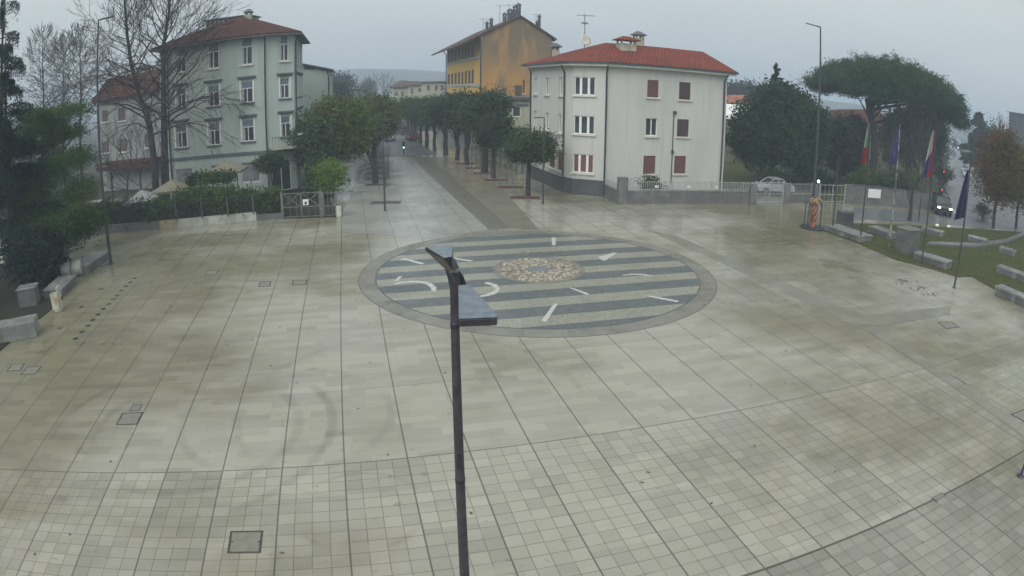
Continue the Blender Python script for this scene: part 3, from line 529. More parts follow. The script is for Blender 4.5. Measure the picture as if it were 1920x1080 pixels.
# ---------------------------------------------------------------- right white building
A=[(1.7,63.6),(4.3,55.0),(4.95,54.1),(7.5,52.9),(19.0,56.5),(16.4,65.0)]
rb=thing('apartment_building','white three storey apartment building with red tile hip roof at plaza corner','apartment building')
zR=10.82; Hs=[]
def wr(a,b,z0,z1): return (a,b,z0,z1)
for xs,zz in (((1001,1007),(8.25,9.8)),((1022.5,1029.5),(8.25,9.8)),((1048,1054.5),(8.25,9.8)),((1001,1007),(5.0,6.6)),((1022.5,1029.5),(5.0,6.6)),((1047,1053.5),(5.0,6.6))):
    r=pxrect(xs[0],180,xs[1],182,A[0],A[1],zz); Hs.append(window(rb,A[0],A[1],r,'french',True))
for xs in ((1030,1040),(1045,1054)): r=pxrect(xs[0],300,xs[1],302,A[0],A[1],(1.75,3.4)); Hs.append(window(rb,A[0],A[1],r,'shut',True))
facade(rb,A[0],A[1],0,zR,Hs,M['rwall']); Hs=[]
Am0,Am1=A[1],A[3]; mid=[]
for z0,z1,st in ((8.35,9.87,'triple'),(5.1,6.62,'triple'),(1.85,3.4,'triple')):
    pass
# chamfer in two leaves; triple window on a projecting flat band
facade(rb,A[1],A[2],0,zR,[],M['rwall'])
Hs=[]; Q0,Q1=A[2],A[3]
for z0,z1,st in ((8.35,9.87,'a'),(5.1,6.62,'a'),(1.85,3.4,'b')):
    s0=onwall(1076,200,Q0,Q1)[0]; s1=onwall(1115,200,Q0,Q1)[0]; Hs.append(window(rb,Q0,Q1,(max(.06,s0),s1,z0,z1),'triple',True,False,'glass' if st=='a' else 'redshut'))
    if st=='b':
        pass
facade(rb,Q0,Q1,0,zR,Hs,M['rwall']); Hs=[]
Q0,Q1=A[3],A[4]
for x0,x1,z0,z1,st in ((1213,1234,8.4,9.87,'shut'),(1272.5,1294,8.35,9.87,'plum'),(1212,1234,5.1,6.62,'french'),(1271,1293,5.1,6.62,'plum'),(1210,1233,1.85,3.4,'shut'),(1268.5,1290.5,1.85,3.4,'shut')):
    r=pxrect(x0,200,x1,202,Q0,Q1,(z0,z1)); Hs.append(window(rb,Q0,Q1,r,st,True,False))
facade(rb,Q0,Q1,0,zR,Hs,M['rwall']); facade(rb,A[4],A[5],0,zR,[],M['rwall']); facade(rb,A[5],A[0],0,zR,[],M['rwall'])
pl=MB()
for i in (0,1,2): 
    e,nn,L=frame_of(A[i],A[i+1]); wbox(pl,A[i],e,nn,-.0,L,0.0,1.32 if i else 1.25,.003+.002*i,.09)
pl.build('plinth',M['plinth'],rb)
cn=MB(); cn.prism(offset(A,.62),zR-.02,zR+.16); cn.build('cornice',M['cream'],rb); g2=MB(); g2.prism(offset(A,.78),zR+.162,zR+.30); g2.build('gutter',M['gutter'],rb)
E=offset(A,.72); R1=D(1135,80,58.5); R2=D(1318,97,60.5); R2.z=min(R2.z,R1.z+.3)
hip(rb,E,zR+.302,[(0,1,6),(1,2,6),(2,3,6),(3,4,7,6),(4,5,7),(5,0,6,7)],[R1,R2],M['rtile'],.05)
for p,o_ in ((A[0],(-.3,-1)),(A[1],(-.6,-1)),(A[3],(0,-1))): drainpipe(rb,p[0],p[1],.1,zR,o_)
s=onwall(1354,240,A[3],A[4])[0]; e,nn,L=frame_of(A[3],A[4]); drainpipe(rb,A[3][0]+e[0]*s,A[3][1]+e[1]*s,.1,zR,nn)
s=onwall(1262,240,A[3],A[4])[0]; wp=MB(); wbox(wp,A[3],e,nn,s-.03,s+.03,1.0,7.1,.003,.07); wbox(wp,A[3],e,nn,s-.06,s+.2,7.05,7.3,.003,.2); wbox(wp,A[3],e,nn,s-.1,s+.1,3.6,3.9,.003,.14); wp.build('cable_conduit',M['gutter'],rb)
p=D(1174,108,57); chimney(rb,(p.x,57),1.5,1.0,p.z-.9,D(1174,82,57).z,'chim','rtile',.3,.28)
p=D(1197,92,59.5); chimney(rb,(p.x,59.5),.85,.7,p.z-.9,D(1197,72,59.5).z,'chim','plinth',.3,.18)
p=D(1042,105,61.5); chimney(rb,(p.x,61.5),.55,.55,p.z-1.2,D(1042,94,61.5).z,'chim','plinth',.3,.2)
p=D(1096,90,58.5); antenna(rb,(p.x,58.5),p.z-.4,D(1094,26,58.5).z,5,True,2)
# ---------------------------------------------------------------- ochre house behind
oh=thing('ochre_house','tall stained ochre gabled house with chimneys and antennas on its roof','house')
c1=D(903,150,92); C1=(c1.x,92.); c2=D(1034,150,96.); C2_=(c2.x,96.); e_=Vector((C2_[0]-C1[0],C2_[1]-C1[1])).normalized()
dd=ray(838,150); vv=VV.xy
# far street corner: C1 + vv*L on bearing 838
det=dd[0]*(-vv.y)+vv.x*dd[1]; kk=(C1[0]*(-vv.y)+vv.x*C1[1])/det; Ls=((dd[0]*kk-C1[0])*vv.x+(dd[1]*kk-C1[1])*vv.y); Ls=max(8,min(Ls,60))
C0=(C1[0]+vv.x*Ls,C1[1]+vv.y*Ls); C3=(C2_[0]+vv.x*Ls,C2_[1]+vv.y*Ls)
zl=Zat(903,66,C1); zrt=Zat(1037,66,C2_); zap=D(975,27,94).z; ze_=min(zl,zrt)
Hs=[]; 
def street_win(x0,x1,y0,y1,k):
    for i in range(k):
        xa=x0+(x1-x0)*i/k; xb=x0+(x1-x0)*(i+.72)/k
        a,_=onwall(xa,200,C0,C1); b,_=onwall(xb,200,C0,C1); ym=(xa+xb)/2; f=(ym-838)/62
        z1_=onwall(ym,y0[0]+(y0[1]-y0[0])*f,C0,C1)[1]; z0_=onwall(ym,y1[0]+(y1[1]-y1[0])*f,C0,C1)[1]; a,b=min(a,b),max(a,b)
        Hs.append(window(oh,C0,C1,(a,b,z0_,z1_),'plum',False))
street_win(839,890,(97,84),(119,107),8); street_win(839,890,(140,128),(161,155),8)
facade(oh,C0,C1,0,ze_,Hs,M['orange2']); Hs=[]
for r in ((965,160,979,181),(980,150,984,175)): Hs.append(window(oh,C1,C2_,pxrect(*r,C1,C2_),'brown',True))
facade(oh,C1,C2_,0,ze_,Hs,M['orange']); facade(oh,C2_,C3,0,ze_,[],M['orange']); facade(oh,C3,C0,0,ze_,[],M['orange'])
ap=D(975,32,94); apx=(ap.x,94.); apb=(apx[0]+vv.x*Ls,apx[1]+vv.y*Ls)
gb=MB(); gb.add([(C1[0],C1[1],ze_),(C2_[0],C2_[1],ze_),(apx[0],apx[1]+.0,ap.z),(C0[0],C0[1],ze_),(C3[0],C3[1],ze_),(apb[0],apb[1],ap.z)],[(0,1,2),(3,5,4),(0,2,5,3),(1,4,5,2)]); gb.build('gable',M['orange'],oh)
def rslab(pa,za,pb,zb_,ov,m):
    # roof slope: eave point pa (at za) to ridge pb, extended ov beyond eave, along the street direction
    ea=Vector((pa[0],pa[1],za)); rb_=Vector((pb[0],pb[1],zb_)); dn=(ea-rb_); l=dn.length; dn.normalize(); e2=rb_+dn*(l+ov); v3=Vector((vv.x,vv.y,0)); f0=-.35; f1=Ls+.4
    vs=[rb_+v3*f0,e2+v3*f0,e2+v3*f1,rb_+v3*f1]; up=Vector((0,0,.28)); mb=MB(); mb.add([v+Vector((0,0,.03)) for v in vs]+[v+up for v in vs],[(0,1,2,3),(4,5,6,7),(0,1,5,4),(1,2,6,5),(2,3,7,6),(3,0,4,7)]); return mb.build('roof',m,oh)
rslab(C1,ze_,apx,ap.z,3.3,M['dtile']); rslab(C2_,ze_,apx,ap.z,.8,M['dtile'])
cor=MB(); e,nn,L=frame_of(C0,C1)
for (ya,yb) in ((121,106),(163,157)):
    z=onwall(870,(ya+yb)/2,C0,C1)[1]; wbox(cor,C0,e,nn,0,L,z-.2,z+.2,.003,.15)
wbox(cor,C0,e,nn,L-.5,L,0,ze_,.003,.12); cor.build('string_course',M['curtain'],oh)
drainpipe(oh,C0[0],C0[1],0,ze_-.6,(-1,-.2),.09); drainpipe(oh,C1[0],C1[1],0,ze_,(-1,-.4),.11); drainpipe(oh,C2_[0],C2_[1],0,ze_-.3,(.6,-.8),.1)
for x,y,hh,w_ in ((946,42,1.6,.5),(956,36,1.8,.7),(966,30,1.9,.6),(972,27,2.0,.6),(913,54,.9,.4),(921,50,1.3,.45),(1007,52,.8,.35),(1011,50,2.2,.35)):
    p=D(x,y,97); chimney(oh,(p.x,97),w_,w_,p.z-1.0,p.z+hh*.55,'plinth','plinth',.25,.08)
for x,y0,y1,sd in ((906,50,34,2),(937,42,9,3),(955,36,8,8),(1005,48,25,9)):
    p=D(x,y0,98); antenna(oh,(p.x,98),p.z-.5,D(x,y1,98).z,sd)
# low house with balcony between
lh=thing('low_house','small pale house with balcony wedged between ochre house and white building','house')
l0=D(943,200,76); l1=D(999,200,76); LP=[(l0.x,76),(l1.x,76),(l1.x-2,86),(l0.x-2,86)]; zl_=D(970,187,76).z
Hs=[window(lh,LP[0],LP[1],pxrect(961,199,976,219,LP[0],LP[1]),'plain',False,False,'glass'),pxrect(950,245,990,300,LP[0],LP[1])]; Hs[1]=(Hs[1][0],Hs[1][1],.02,2.7)
facade(lh,LP[0],LP[1],0,zl_,Hs,M['creamwall']); facade(lh,LP[3],LP[0],0,zl_,[],M['greywall']); mb=MB(); wbox(mb,LP[0],*frame_of(LP[0],LP[1])[:2],Hs[1][0],Hs[1][1],.02,2.7,-.22,-.15); mb.build('garage_door',M['browns'],lh)
rf=MB(); rf.prism(offset(LP,.5),zl_,zl_+.3); rf.build('roof',M['plinth'],lh)
e,nn,L=frame_of(LP[0],LP[1]); zb=onwall(970,236,LP[0],LP[1])[1]; zt=onwall(970,222,LP[0],LP[1])[1]; b_=MB(); wbox(b_,LP[0],e,nn,.5,L-.3,zb-.1,zb+.1,.003,1.2); wbox(b_,LP[0],e,nn,.5,L-.3,zb+.1,zt,1.1,1.2); b_.build('balcony',M['creamwall'],lh)
b_=MB(); wbox(b_,LP[0],e,nn,.15,.35,0,zl_,.003,.12); wbox(b_,LP[0],e,nn,1.4,2.9,zt+1.6,zt+1.75,.003,.3); b_.build('trim',M['moulding'],lh)
# ---------------------------------------------------------------- houses farther off
def simple_house(name,label,x0,x1,ytop,yr,y,dep,wall,roof,wins=(),cat='house',skew=0,ridge=(.3,.7),style='brown'):
    t=thing(name,label,cat); a=D(x0,ytop,y); b=D(x1,ytop,y+skew); P=[(a.x,y),(b.x,y+skew),(b.x+dep*.15,y+skew+dep),(a.x+dep*.15,y+dep)]; z=(a.z+b.z)/2; Hs=[]
    for w_ in wins: Hs.append(window(t,P[0],P[1],pxrect(*w_,P[0],P[1]),style,False))
    facade(t,P[0],P[1],0,z,Hs,wall); facade(t,P[1],P[2],0,z,[],wall); facade(t,P[3],P[0],0,z,[],wall); facade(t,P[2],P[3],0,z,[],wall)
    E=offset(P,.7); xa=x0+(x1-x0)*ridge[0]; xb=x0+(x1-x0)*ridge[1]; hip(t,E,z,[(0,1,5,4),(1,2,5),(2,3,4,5),(3,0,4)],[D(xa,yr,y+dep/2),D(xb,yr,y+dep/2)],roof); return t
simple_house('distant_house','distant pale yellow house with low brown roof left in the row of far houses',736,772,164,151,170,16,M['creamwall'],M['dtile'],((741,172,746,180),(752,172,757,180)),ridge=(.4,.75))
simple_house('distant_house','distant pale green apartment block with flat eaves next to ochre house',790,842,154,150,160,16,M['creamwall'],M['plinth'],((800,160,806,170),(815,160,821,170),(826,160,832,170)),'apartment building')
simple_house('distant_house','distant cream house with stair tower in middle of the far row',764,795,160,152,165,14,M['creamwall'],M['dtile'],((770,166,775,176),(784,166,790,172)),ridge=(.2,.8))
simple_house('distant_house','far off white house with chimney left of the boulevard behind green tree',622,648,170,162,150,12,M['rwall'],M['plinth'],((630,174,635,181),))
simple_house('orange_roofed_house','low house with long orange tile roof right of white building',1362,1425,196,178,105,12,M['beigewall'],M['otile'],(),ridge=(.1,.6))
wh=thing('white_roofed_building','long building with plain white sheet roof and yellow end right of white apartment building','building')
w0=D(1340,195,88); w1=D(1425,200,90); mb=MB(); ze=D(1380,222,84).z; zr_=D(1380,196,92).z
mb.add([(D(1340,222,84).x,84,ze),(D(1425,222,84).x,84,ze),(w1.x+1,92,zr_),(w0.x,92,zr_),(D(1340,222,84).x,84,ze-.15),(D(1425,222,84).x,84,ze-.15),(w1.x+1,92,zr_-.15),(w0.x,92,zr_-.15)],[(0,1,2,3),(7,6,5,4),(0,4,5,1),(1,5,6,2),(2,6,7,3),(3,7,4,0)]); mb.build('roof',M['white'],wh)
facade(wh,(D(1341,222,84.4).x,84.4),(D(1424,222,84.4).x,84.4),0,ze-.15,[],M['beigewall']); mb=MB(); p=D(1390,227,84.3); mb.box((p.x,84.3,p.z),(1.6,.2,.7)); mb.build('sign_panel',M['orange2'],wh)
simple_house('villa','old villa with red tile roof half hidden behind magnolia and umbrella pine',1556,1668,232,205,92,12,M['beigewall'],M['ltile'],((1578,240,1592,272),(1640,246,1653,280)),ridge=(.12,.8),style='brown')
simple_house('grey_block','dark grey block at the right edge beyond autumn tree',1955,2040,236,226,120,18,M['plinth'],M['plinth'],(),'building')
# ---------------------------------------------------------------- round mosaic
CX,CY=0.1425438*9,3.4335656*9; RO=8.761; RI=8.0
mo=thing('mosaic_circle','large round mosaic of dark and pale green stripes with white marks in the plaza','mosaic')
def ring(mb,r0,r1,z0,z1,n=128):
    vs=[]
    for r,z in ((r0,z0),(r0,z1),(r1,z1),(r1,z0)):
        for k in range(n): a=2*math.pi*k/n; vs.append((CX+r*math.cos(a),CY+r*math.sin(a),z))
    return mb.add(vs,[(i*n+k,i*n+(k+1)%n,((i+1)%4)*n+(k+1)%n,((i+1)%4)*n+k) for i in range(4) for k in range(n)])
def ringmat():
    n=N('ring_border_stone'); o=n.xyz(n.map(loc=(-CX,-CY,0))); a=n.mt('ARCTAN2',o[1],o[0]); j=n.line(a,2*math.pi/30,0,.0022); k=n.noise(.8,5,.65,ramp=(.35,.7)); f=n.noise(20,3)
    wn=n.n('ShaderNodeTexWhiteNoise'); wn.noise_dimensions='1D'; n.l(n.mt('FLOOR',n.mt('MULTIPLY',a,30/(2*math.pi))),wn.inputs['W'])
    c=n.mix(k,(.175,.163,.128),(.11,.10,.078)); c=n.mix(n.mt('MULTIPLY',wn.outputs[0],.5),c,(.21,.23,.20)); c=n.mix(n.mt('MULTIPLY',n.ss(f,.4,.7),.3),c,(.1,.1,.08)); c=n.mix(n.mt('MULTIPLY',j,.6),c,(.07,.07,.06))
    n.col(c,n.mt('ADD',.22,n.mt('MULTIPLY',k,.25))); n.bump(f,.3,.01); return n.m
def pebble(name,c1,c2,c3,sc,gr=.35,r=.35):
    n=N(name); v=n.n('ShaderNodeTexVoronoi'); v.inputs['Scale'].default_value=sc; n.l(n.pos,v.inputs[0]); rnd=n.xyz(v.outputs['Color'])[0]; k=n.noise(.35,5,.65,ramp=(.35,.68))
    c=n.mix(n.ss(rnd,.1,.9),c1,c2); c=n.mix(n.mt('MULTIPLY',n.ss(v.outputs['Distance'],.3,.75),gr*2),c,c3); c=n.mix(n.mt('MULTIPLY',k,.35),c,tuple(x*.75 for x in c3)); n.col(c,n.mt('ADD',r-.1,n.mt('MULTIPLY',k,.2))); n.bump(v.outputs['Distance'],-.3,.01); return n.m
M['ring']=ringmat(); M['peb']=pebble('pale_green_pebbles',(.245,.252,.195),(.315,.318,.25),(.15,.155,.12),16); M['slate']=pebble('dark_slate_cubes',(.075,.09,.093),(.10,.115,.12),(.06,.075,.075),9,.2,.4)
M['bigpeb']=pebble('loose_beige_pebbles',(.36,.335,.25),(.42,.385,.30),(.16,.14,.11),5.5,.6,.5); M['inlay']=plain('white_marble_inlay',(.42,.43,.40),.4,var=.2,sc=6)
b_=MB(); ring(b_,RI,RO,-.002,.006); b_.build('border_ring',M['ring'],mo); b_=MB(); ring(b_,RI-.07,RI-.003,-.002,.008); b_.build('inner_edge',M['plinth'],mo); b_=MB(); ring(b_,RO+.003,RO+.04,-.002,.005); b_.build('outer_joint',M['plinth'],mo)
b_=MB(); b_.lathe([(RI-.075,-.002),(RI-.075,.004)],(CX,CY,0),96,False); b_.build('pebble_field',M['peb'],mo)
def chord(t0,t1,R,n=14):
    pts=[]
    for t,dr in ((t0,1),(t1,-1)): pass
    h=lambda t: math.sqrt(max(0,R*R-t*t)); ts=np.linspace(t0,t1,n); r=[(h(t),t) for t in ts]; l=[(-h(t),t) for t in ts[::-1]]
    return [(CX+u*UV_.x+t*VV.x,CY+u*UV_.y+t*VV.y) for u,t in r+l]
for k in range(-4,4):
    tc=.70+2.15*k; t0,t1=max(tc-.54,-RI+.10),min(tc+.54,RI-.10)
    if t1-t0<.1: continue
    MB().prism(chord(t0,t1,RI-.08),.002,.008).build('dark_stripe',M['slate'],mo)
CR=2.296; ic=G(1010,505.5); 
b_=MB(); b_.lathe([(CR+.0,-.002),(CR,.02),(CR-.22,.02),(CR-.22,-.002)],(ic[0],ic[1],0),64,False); b_.build('disc_rim',M['ring'],mo)
b_=MB(); b_.lathe([(CR-.23,-.002),(CR-.23,.014)],(ic[0],ic[1],0),64,False); b_.build('pebble_disc',M['bigpeb'],mo)
b_=MB(); b_.lathe([(.52,.0),(.52,.05),(.47,.06)],(ic[0],ic[1],0),32,False); b_.build('centre_plate',M['steel'],mo)
for s_ in (-1,1):
    c=Vector((ic[0],ic[1],0))+UV_*s_*1.25; b_=MB(); b_.box((c.x,c.y,.016),(1.35,.13,.012),-PSI+ (0)); b_.build('disc_slot',M['plinth'],mo)
# loose stones on the disc
R=random.Random(3); st=MB()
for i in range(420):
    a=R.uniform(0,6.28); r=math.sqrt(R.uniform(.09,1))*(CR-.3); x,y=ic[0]+r*math.cos(a),ic[1]+r*math.sin(a)
    if abs((x-ic[0])*VV.x+(y-ic[1])*VV.y)<.1: continue
    s_=R.uniform(.05,.11); vs=[(x+s_*R.uniform(.7,1.2)*math.cos(q)*1.2,y+s_*R.uniform(.7,1.2)*math.sin(q),.014) for q in np.linspace(0,5.2,6)]+[(x+s_*.6*math.cos(q),y+s_*.5*math.sin(q),.014+s_*.6) for q in np.linspace(0,5.2,6)]
    st.add(vs,[tuple(range(6,12))]+[(k,(k+1)%6,6+(k+1)%6,6+k) for k in range(6)],True)
tag(st.build('pebbles',M['bigpeb'],mo),kind='stuff')
def mark(pts,m='inlay'): MB().prism([G(*p) for p in pts],.004,.0125).build('marking',M[m],mo)
def arcmark(c,m='inlay'):   # list of (x,y,halfwidth px)
    L_=[];R_=[]
    for i,(x,y,w_) in enumerate(c):
        a=c[max(i-1,0)]; b=c[min(i+1,len(c)-1)]; dx,dy=b[0]-a[0],b[1]-a[1]; l=math.hypot(dx,dy); L_.append((x-dy/l*w_,y+dx/l*w_*.8)); R_.append((x+dy/l*w_,y-dx/l*w_*.8))
    for i in range(len(c)-1): 
        pass
    P=[G(*p) for p in L_+R_[::-1]]; n=len(c); b_=MB(); vs=[(p[0],p[1],.004) for p in P]+[(p[0],p[1],.0125) for p in P]; m2=2*n
    fs=[(i,i+1,m2-2-i,m2-1-i) for i in range(n-1)]+[(m2+i,m2+i+1,2*m2-2-i,2*m2-1-i) for i in range(n-1)]+[(i,(i+1)%m2,m2+(i+1)%m2,m2+i) for i in range(m2)]; b_.add(vs,fs); b_.build('marking',M[m],mo)
mark([(748,487.5),(761,484.5),(770,487),(797,494.5),(789,496),(763,488.5)])
mark([(850,482.5),(862,485),(888,489),(882,490.5),(850,485.5)])
mark([(747,519),(754,518.5),(747,527),(739,528)]); arcmark([(739,533,1.5),(752,530,1.6),(768,528.5,1.8),(784,528.5,2),(798,530.5,2.6),(808,535,4.2),(814,541,5),(812,546,5.2)])
arcmark([(909,530.5,2),(920,532.5,2.6),(930,537,4),(933.5,542.5,4.2),(928,548.5,4),(914,553.5,2.6),(900,556,1.6)])
mark([(1039,569),(1046,570.5),(1024,603.5),(1015,602)]); mark([(1066,539.5),(1077,541),(1104,551),(1101,553.5),(1085,547.5)]); mark([(1209,553.5),(1222,555),(1273,564.5),(1270,567),(1230,559.5)])
mark([(1034,445.5),(1042,445.5),(1042,460),(1035,460)]); mark([(1150,474),(1158,474.8),(1146,481),(1136,488.5),(1129,488.5),(1121,481.5),(1131,480)])
mark([(977,470),(984,470),(991,477),(984,478)],'ring'); arcmark([(1168,516.5,.8),(1185,514.5,1.2),(1205,515,1.3),(1222,517.5,.8)])
M['pit']=plain('iron_grate',(.045,.042,.038),.6,var=.3,sc=8)
# ---------------------------------------------------------------- covers and ground lights
def cover(name,label,px,kind=0,group=None,filled='ring'):
    P=[G(*p) for p in px]; c=(sum(p[0] for p in P)/4,sum(p[1] for p in P)/4); t=thing(name,label,'access cover',(c[0],c[1],0),0,group)
    Q=[(p[0]-c[0],p[1]-c[1]) for p in P]; I=[(x*.87,y*.87) for x,y in Q]; mb=MB()
    for i in range(4): j=(i+1)%4; mb.prism([Q[i],Q[j],I[j],I[i]],-.002,.007)
    mb.build('frame',M['pit'],t); MB().prism([(x*.86,y*.86) for x,y in Q],-.002,.006).build('lid',M[filled],t)
    if kind: 
        for s_ in (-1,1): mb=MB(); mb.box(((Q[0][0]+Q[3][0])/2*.8 if s_<0 else (Q[1][0]+Q[2][0])/2*.8,(Q[0][1]+Q[3][1])/2*.8 if s_<0 else (Q[1][1]+Q[2][1])/2*.8,.009),(.05,.03,.01),.25); mb.build('lift_slot',M['dark'],t)
    return t
M['lid']=plain('cover_stone',(.17,.17,.135),.5,var=.12,sc=5); M['lidg']=plain('cover_iron',(.15,.155,.145),.4,var=.15,sc=6)
cover('access_cover','large square access cover in the tiled paving bottom left of lamp post',[(432,996),(494,995),(489,1037),(426,1037.5)],1,None,'lid')
cover('access_cover','double access cover framed in dark joint near a small square lid',[(229,774.5),(269,772.5),(258,796),(217,797)],1,None,'lid')
cover('access_cover','small square iron lid just behind the double cover',[(249,758),(268,757.5),(262,770),(242,771)],0,None,'lidg')
cover('access_cover','leftmost of two access covers side by side near the plaza left edge',[(22,683),(47,681.5),(39,695),(12,696)],1,None,'lid')
cover('access_cover','right hand one of two neighbouring access covers near the plaza left edge',[(51,687.5),(79,686.5),(66,702),(38,702.5)],1,None,'lid')
cover('access_cover','access cover in the paving between the round mosaic and the grass, beside a puddle',[(1757,603.5),(1784,603),(1800,613.5),(1774,616.5)],1,None,'lid')
cover('access_cover','access cover lying in the brown stone band on the right',[(1769,712),(1789,706),(1812,720),(1794,727)],0,None,'lidg')
cover('access_cover','access cover cut by the right edge of the picture',[(1894,777),(1925,765),(1950,785),(1922,792)],0,None,'lid')
cover('access_cover','small access cover nearest the left bench row',[(389,507.5),(410,506.5),(406,515),(384,516)],0,None,'lid')
cover('access_cover','small access cover second from the left fence wall, left of two',[(487,528),(509,527.5),(507,537),(484,538)],0,None,'lid')
cover('access_cover','small access cover near the top left plaza joints with thick rim',[(549,525.5),(576,525),(574,534),(547,534.5)],0,None,'lid')
cover('access_cover','half hidden access cover cut by the dark paving line bottom right',[(1746,934),(1765,924),(1774,928),(1756,940)],0,None,'lid')
gl=None; R=random.Random(8)
for i,(x,y) in enumerate([(142,635),(154,622.5),(165,611),(174,600),(184,590),(194,579.5),(204,570),(212.5,561),(220,554),(228,544.5),(236,537),(244.5,529.5),(252.5,522),(112.5,615.5),(152.5,575.5),(189,542)]):
    p=G(x,y)
    if gl is None:
        gl=thing('ground_light','round dark light set flush in the paving in a row beside the left benches','ground light',(p[0],p[1],0),0,'ground lights in a row in the left paving'); b_=MB(); b_.lathe([(.15,-.002),(.15,.008),(.12,.012),(.12,.004)],(0,0,0),20); b_.build('rim',M['dark'],gl); b_=MB(); b_.lathe([(.118,-.002),(.118,.006)],(0,0,0),20); b_.build('lens',M['glass'],gl)
    else:
        r=dup(gl,(p[0],p[1],0)); 
        if i>12: r['label']='round dark light set flush in the paving away from the main row on its left'; 
# ---------------------------------------------------------------- lamps
def tall_lamp(label,base,top,tip,thick=.09,group='tall street lamps'):
    b=G(*base); zt=Zat(top[0],top[1],b); t=thing('street_lamp',label,'street lamp',(b[0],b[1],0),0,group); MB().tube([(0,0,0),(0,0,zt*.5),(0,0,zt)],[thick*1.2,thick,thick*.6],10).build('pole',M['pole'],t)
    dst=math.hypot(*b); d=ray(*tip); k=dst/math.hypot(d[0],d[1]); tp=Vector((d[0]*k-b[0],d[1]*k-b[1],H+d[2]*k)); a=Vector((0,0,zt)); hd=MB(); s_=tp-a; nrm=Vector((-s_.y,s_.x,0)).normalized()*.13 if abs(s_.x)+abs(s_.y)>.01 else Vector((0,.13,0))
    MB().tube([a,a+s_*.3],thick*.6,8).build('arm',M['pole'],t); q=a+s_*.25; up=Vector((0,0,.07)); vs=[q-nrm*.7,q+nrm*.7,tp+nrm,tp-nrm]; hd.add([v-up*.5 for v in vs]+[v+up*.6 for v in vs],[(3,2,1,0),(4,5,6,7),(0,1,5,4),(1,2,6,5),(2,3,7,6),(3,0,4,7)]); hd.build('lamp_head',M['pole'],t)
    MB().lathe([(thick*2,0),(thick*2,.05),(thick*1.4,.06)],(0,0,0),16).build('base_plate',M['pole'],t); return t
tall_lamp('very tall dark street lamp standing at the left benches',(208.8,495),(183.8,37.5),(214,31),.085)
tall_lamp('very tall street lamp at the fence left of the umbrella pine',(1523,400-12),(1532,50),(1511,43.5),.11)
tall_lamp('slim street lamp before the white apartment building, beside a tree pit',(1018,382),(1017,220),(1001,221),.06,'low street lamps')
tall_lamp('slim street lamp on the left side of the boulevard',(722,395),(716.5,226),(736,224.5),.06,'low street lamps')
b=G(1820,0+424); 
# lamp in front
px=D(851,510,7.5); LX,LY=px.x,7.5; zt=px.z
cl=thing('plaza_lamp','near dark lamp post with two blue grey wedge shaped heads in front of the mosaic','street lamp',(LX,LY,0)); loc=Vector((LX,LY,0))
MB().tube([(0,0,0),(0,0,zt*.55),(0,0,zt-.02)],[.088,.068,.052],20).build('pole',M['brownpole'],cl)
def P3(x,y,d): v=D(x,y,d); return v-loc
def wedge(top,bot,m1,name):
    mb=MB(); n=len(top); mb.add(top+bot,[tuple(range(n)),tuple(range(n,2*n))[::-1]]+[(i,(i+1)%n,n+(i+1)%n,n+i) for i in range(n)]); o=mb.build(name,M[m1],cl,.006); return o
z2=.055
def PZ(x,y,z): p=G(x,y,z); return Vector((p[0],p[1],z))-loc
zA=zt-.08; T=[PZ(859,536,zA),PZ(880,534.5,zA),PZ(933,592.5,zA),PZ(931,597,zA),PZ(860,600,zA)]
hA=wedge(T,[v-Vector((0,0,.075)) for v in T],'brownpole','lamp_head')
Tt=[v+Vector((0,0,.004)) for v in T]; mb=MB(); c_=sum(Tt,Vector())/5; mb.add([c_+(v-c_)*.985 for v in Tt],[(0,1,2,3,4)]); mb.add([c_+(v-c_)*.985+Vector((0,0,.006)) for v in Tt],[(0,1,2,3,4)]); o=mb.build('top_panel',M['panel'],hA)
zB=zt+.28; T=[PZ(797,463.5,zB),PZ(850,461,zB),PZ(847.5,483,zB),PZ(833,486,zB)]
Bt=[T[0]-Vector((0,0,.045)),T[1]-Vector((0,0,.05)),T[2]-Vector((0,0,.16)),P3(837,507,7.52)]
hB=wedge(T,Bt,'dark','lamp_head'); mb=MB(); c_=sum(T,Vector())/4+Vector((0,0,.006)); mb.add([c_+(v+Vector((0,0,.006))-c_)*.98 for v in T],[(0,1,2,3)]); mb.add([c_+(v+Vector((0,0,.012))-c_)*.98 for v in T],[(0,1,2,3)]); mb.build('top_panel',M['panel'],hB)
mb=MB(); mb.tube([P3(842,489,7.62),P3(848,505,7.52),P3(852,530,7.5),P3(853,545,7.5)],[.075,.085,.07,.055],14); mb.build('neck',M['brownpole'],cl)
mb=MB(); mb.tube([P3(845,497,7.55),P3(862,520,7.66),P3(869,534,7.72)],[.035,.05,.04],6); mb.build('bracket',M['dark'],cl)
for z_ in (zt*.56,zt*.90): MB().lathe([(.066 if z_<5 else .056,-.04),(.072 if z_<5 else .062,-.035),(.072 if z_<5 else .062,.035),(.066 if z_<5 else .056,.04)],(0,0,z_),20).build('collar',M['dark'],cl)
for z_ in (zt*.56,): MB().box((.0,-.075,z_+.35),(.05,.02,.22)).build('hatch',M['dark'],cl)
mb=MB(); p=P3(852,507,7.45); mb.box(tuple(p),(.10,.09,.03),.1); mb.build('sensor_cap',M['steel'],cl)
mb=MB(); p=P3(840,490,7.56); mb.box(tuple(p),(.065,.012,.032),.05); mb.build('label_plate',M['cream'],cl)
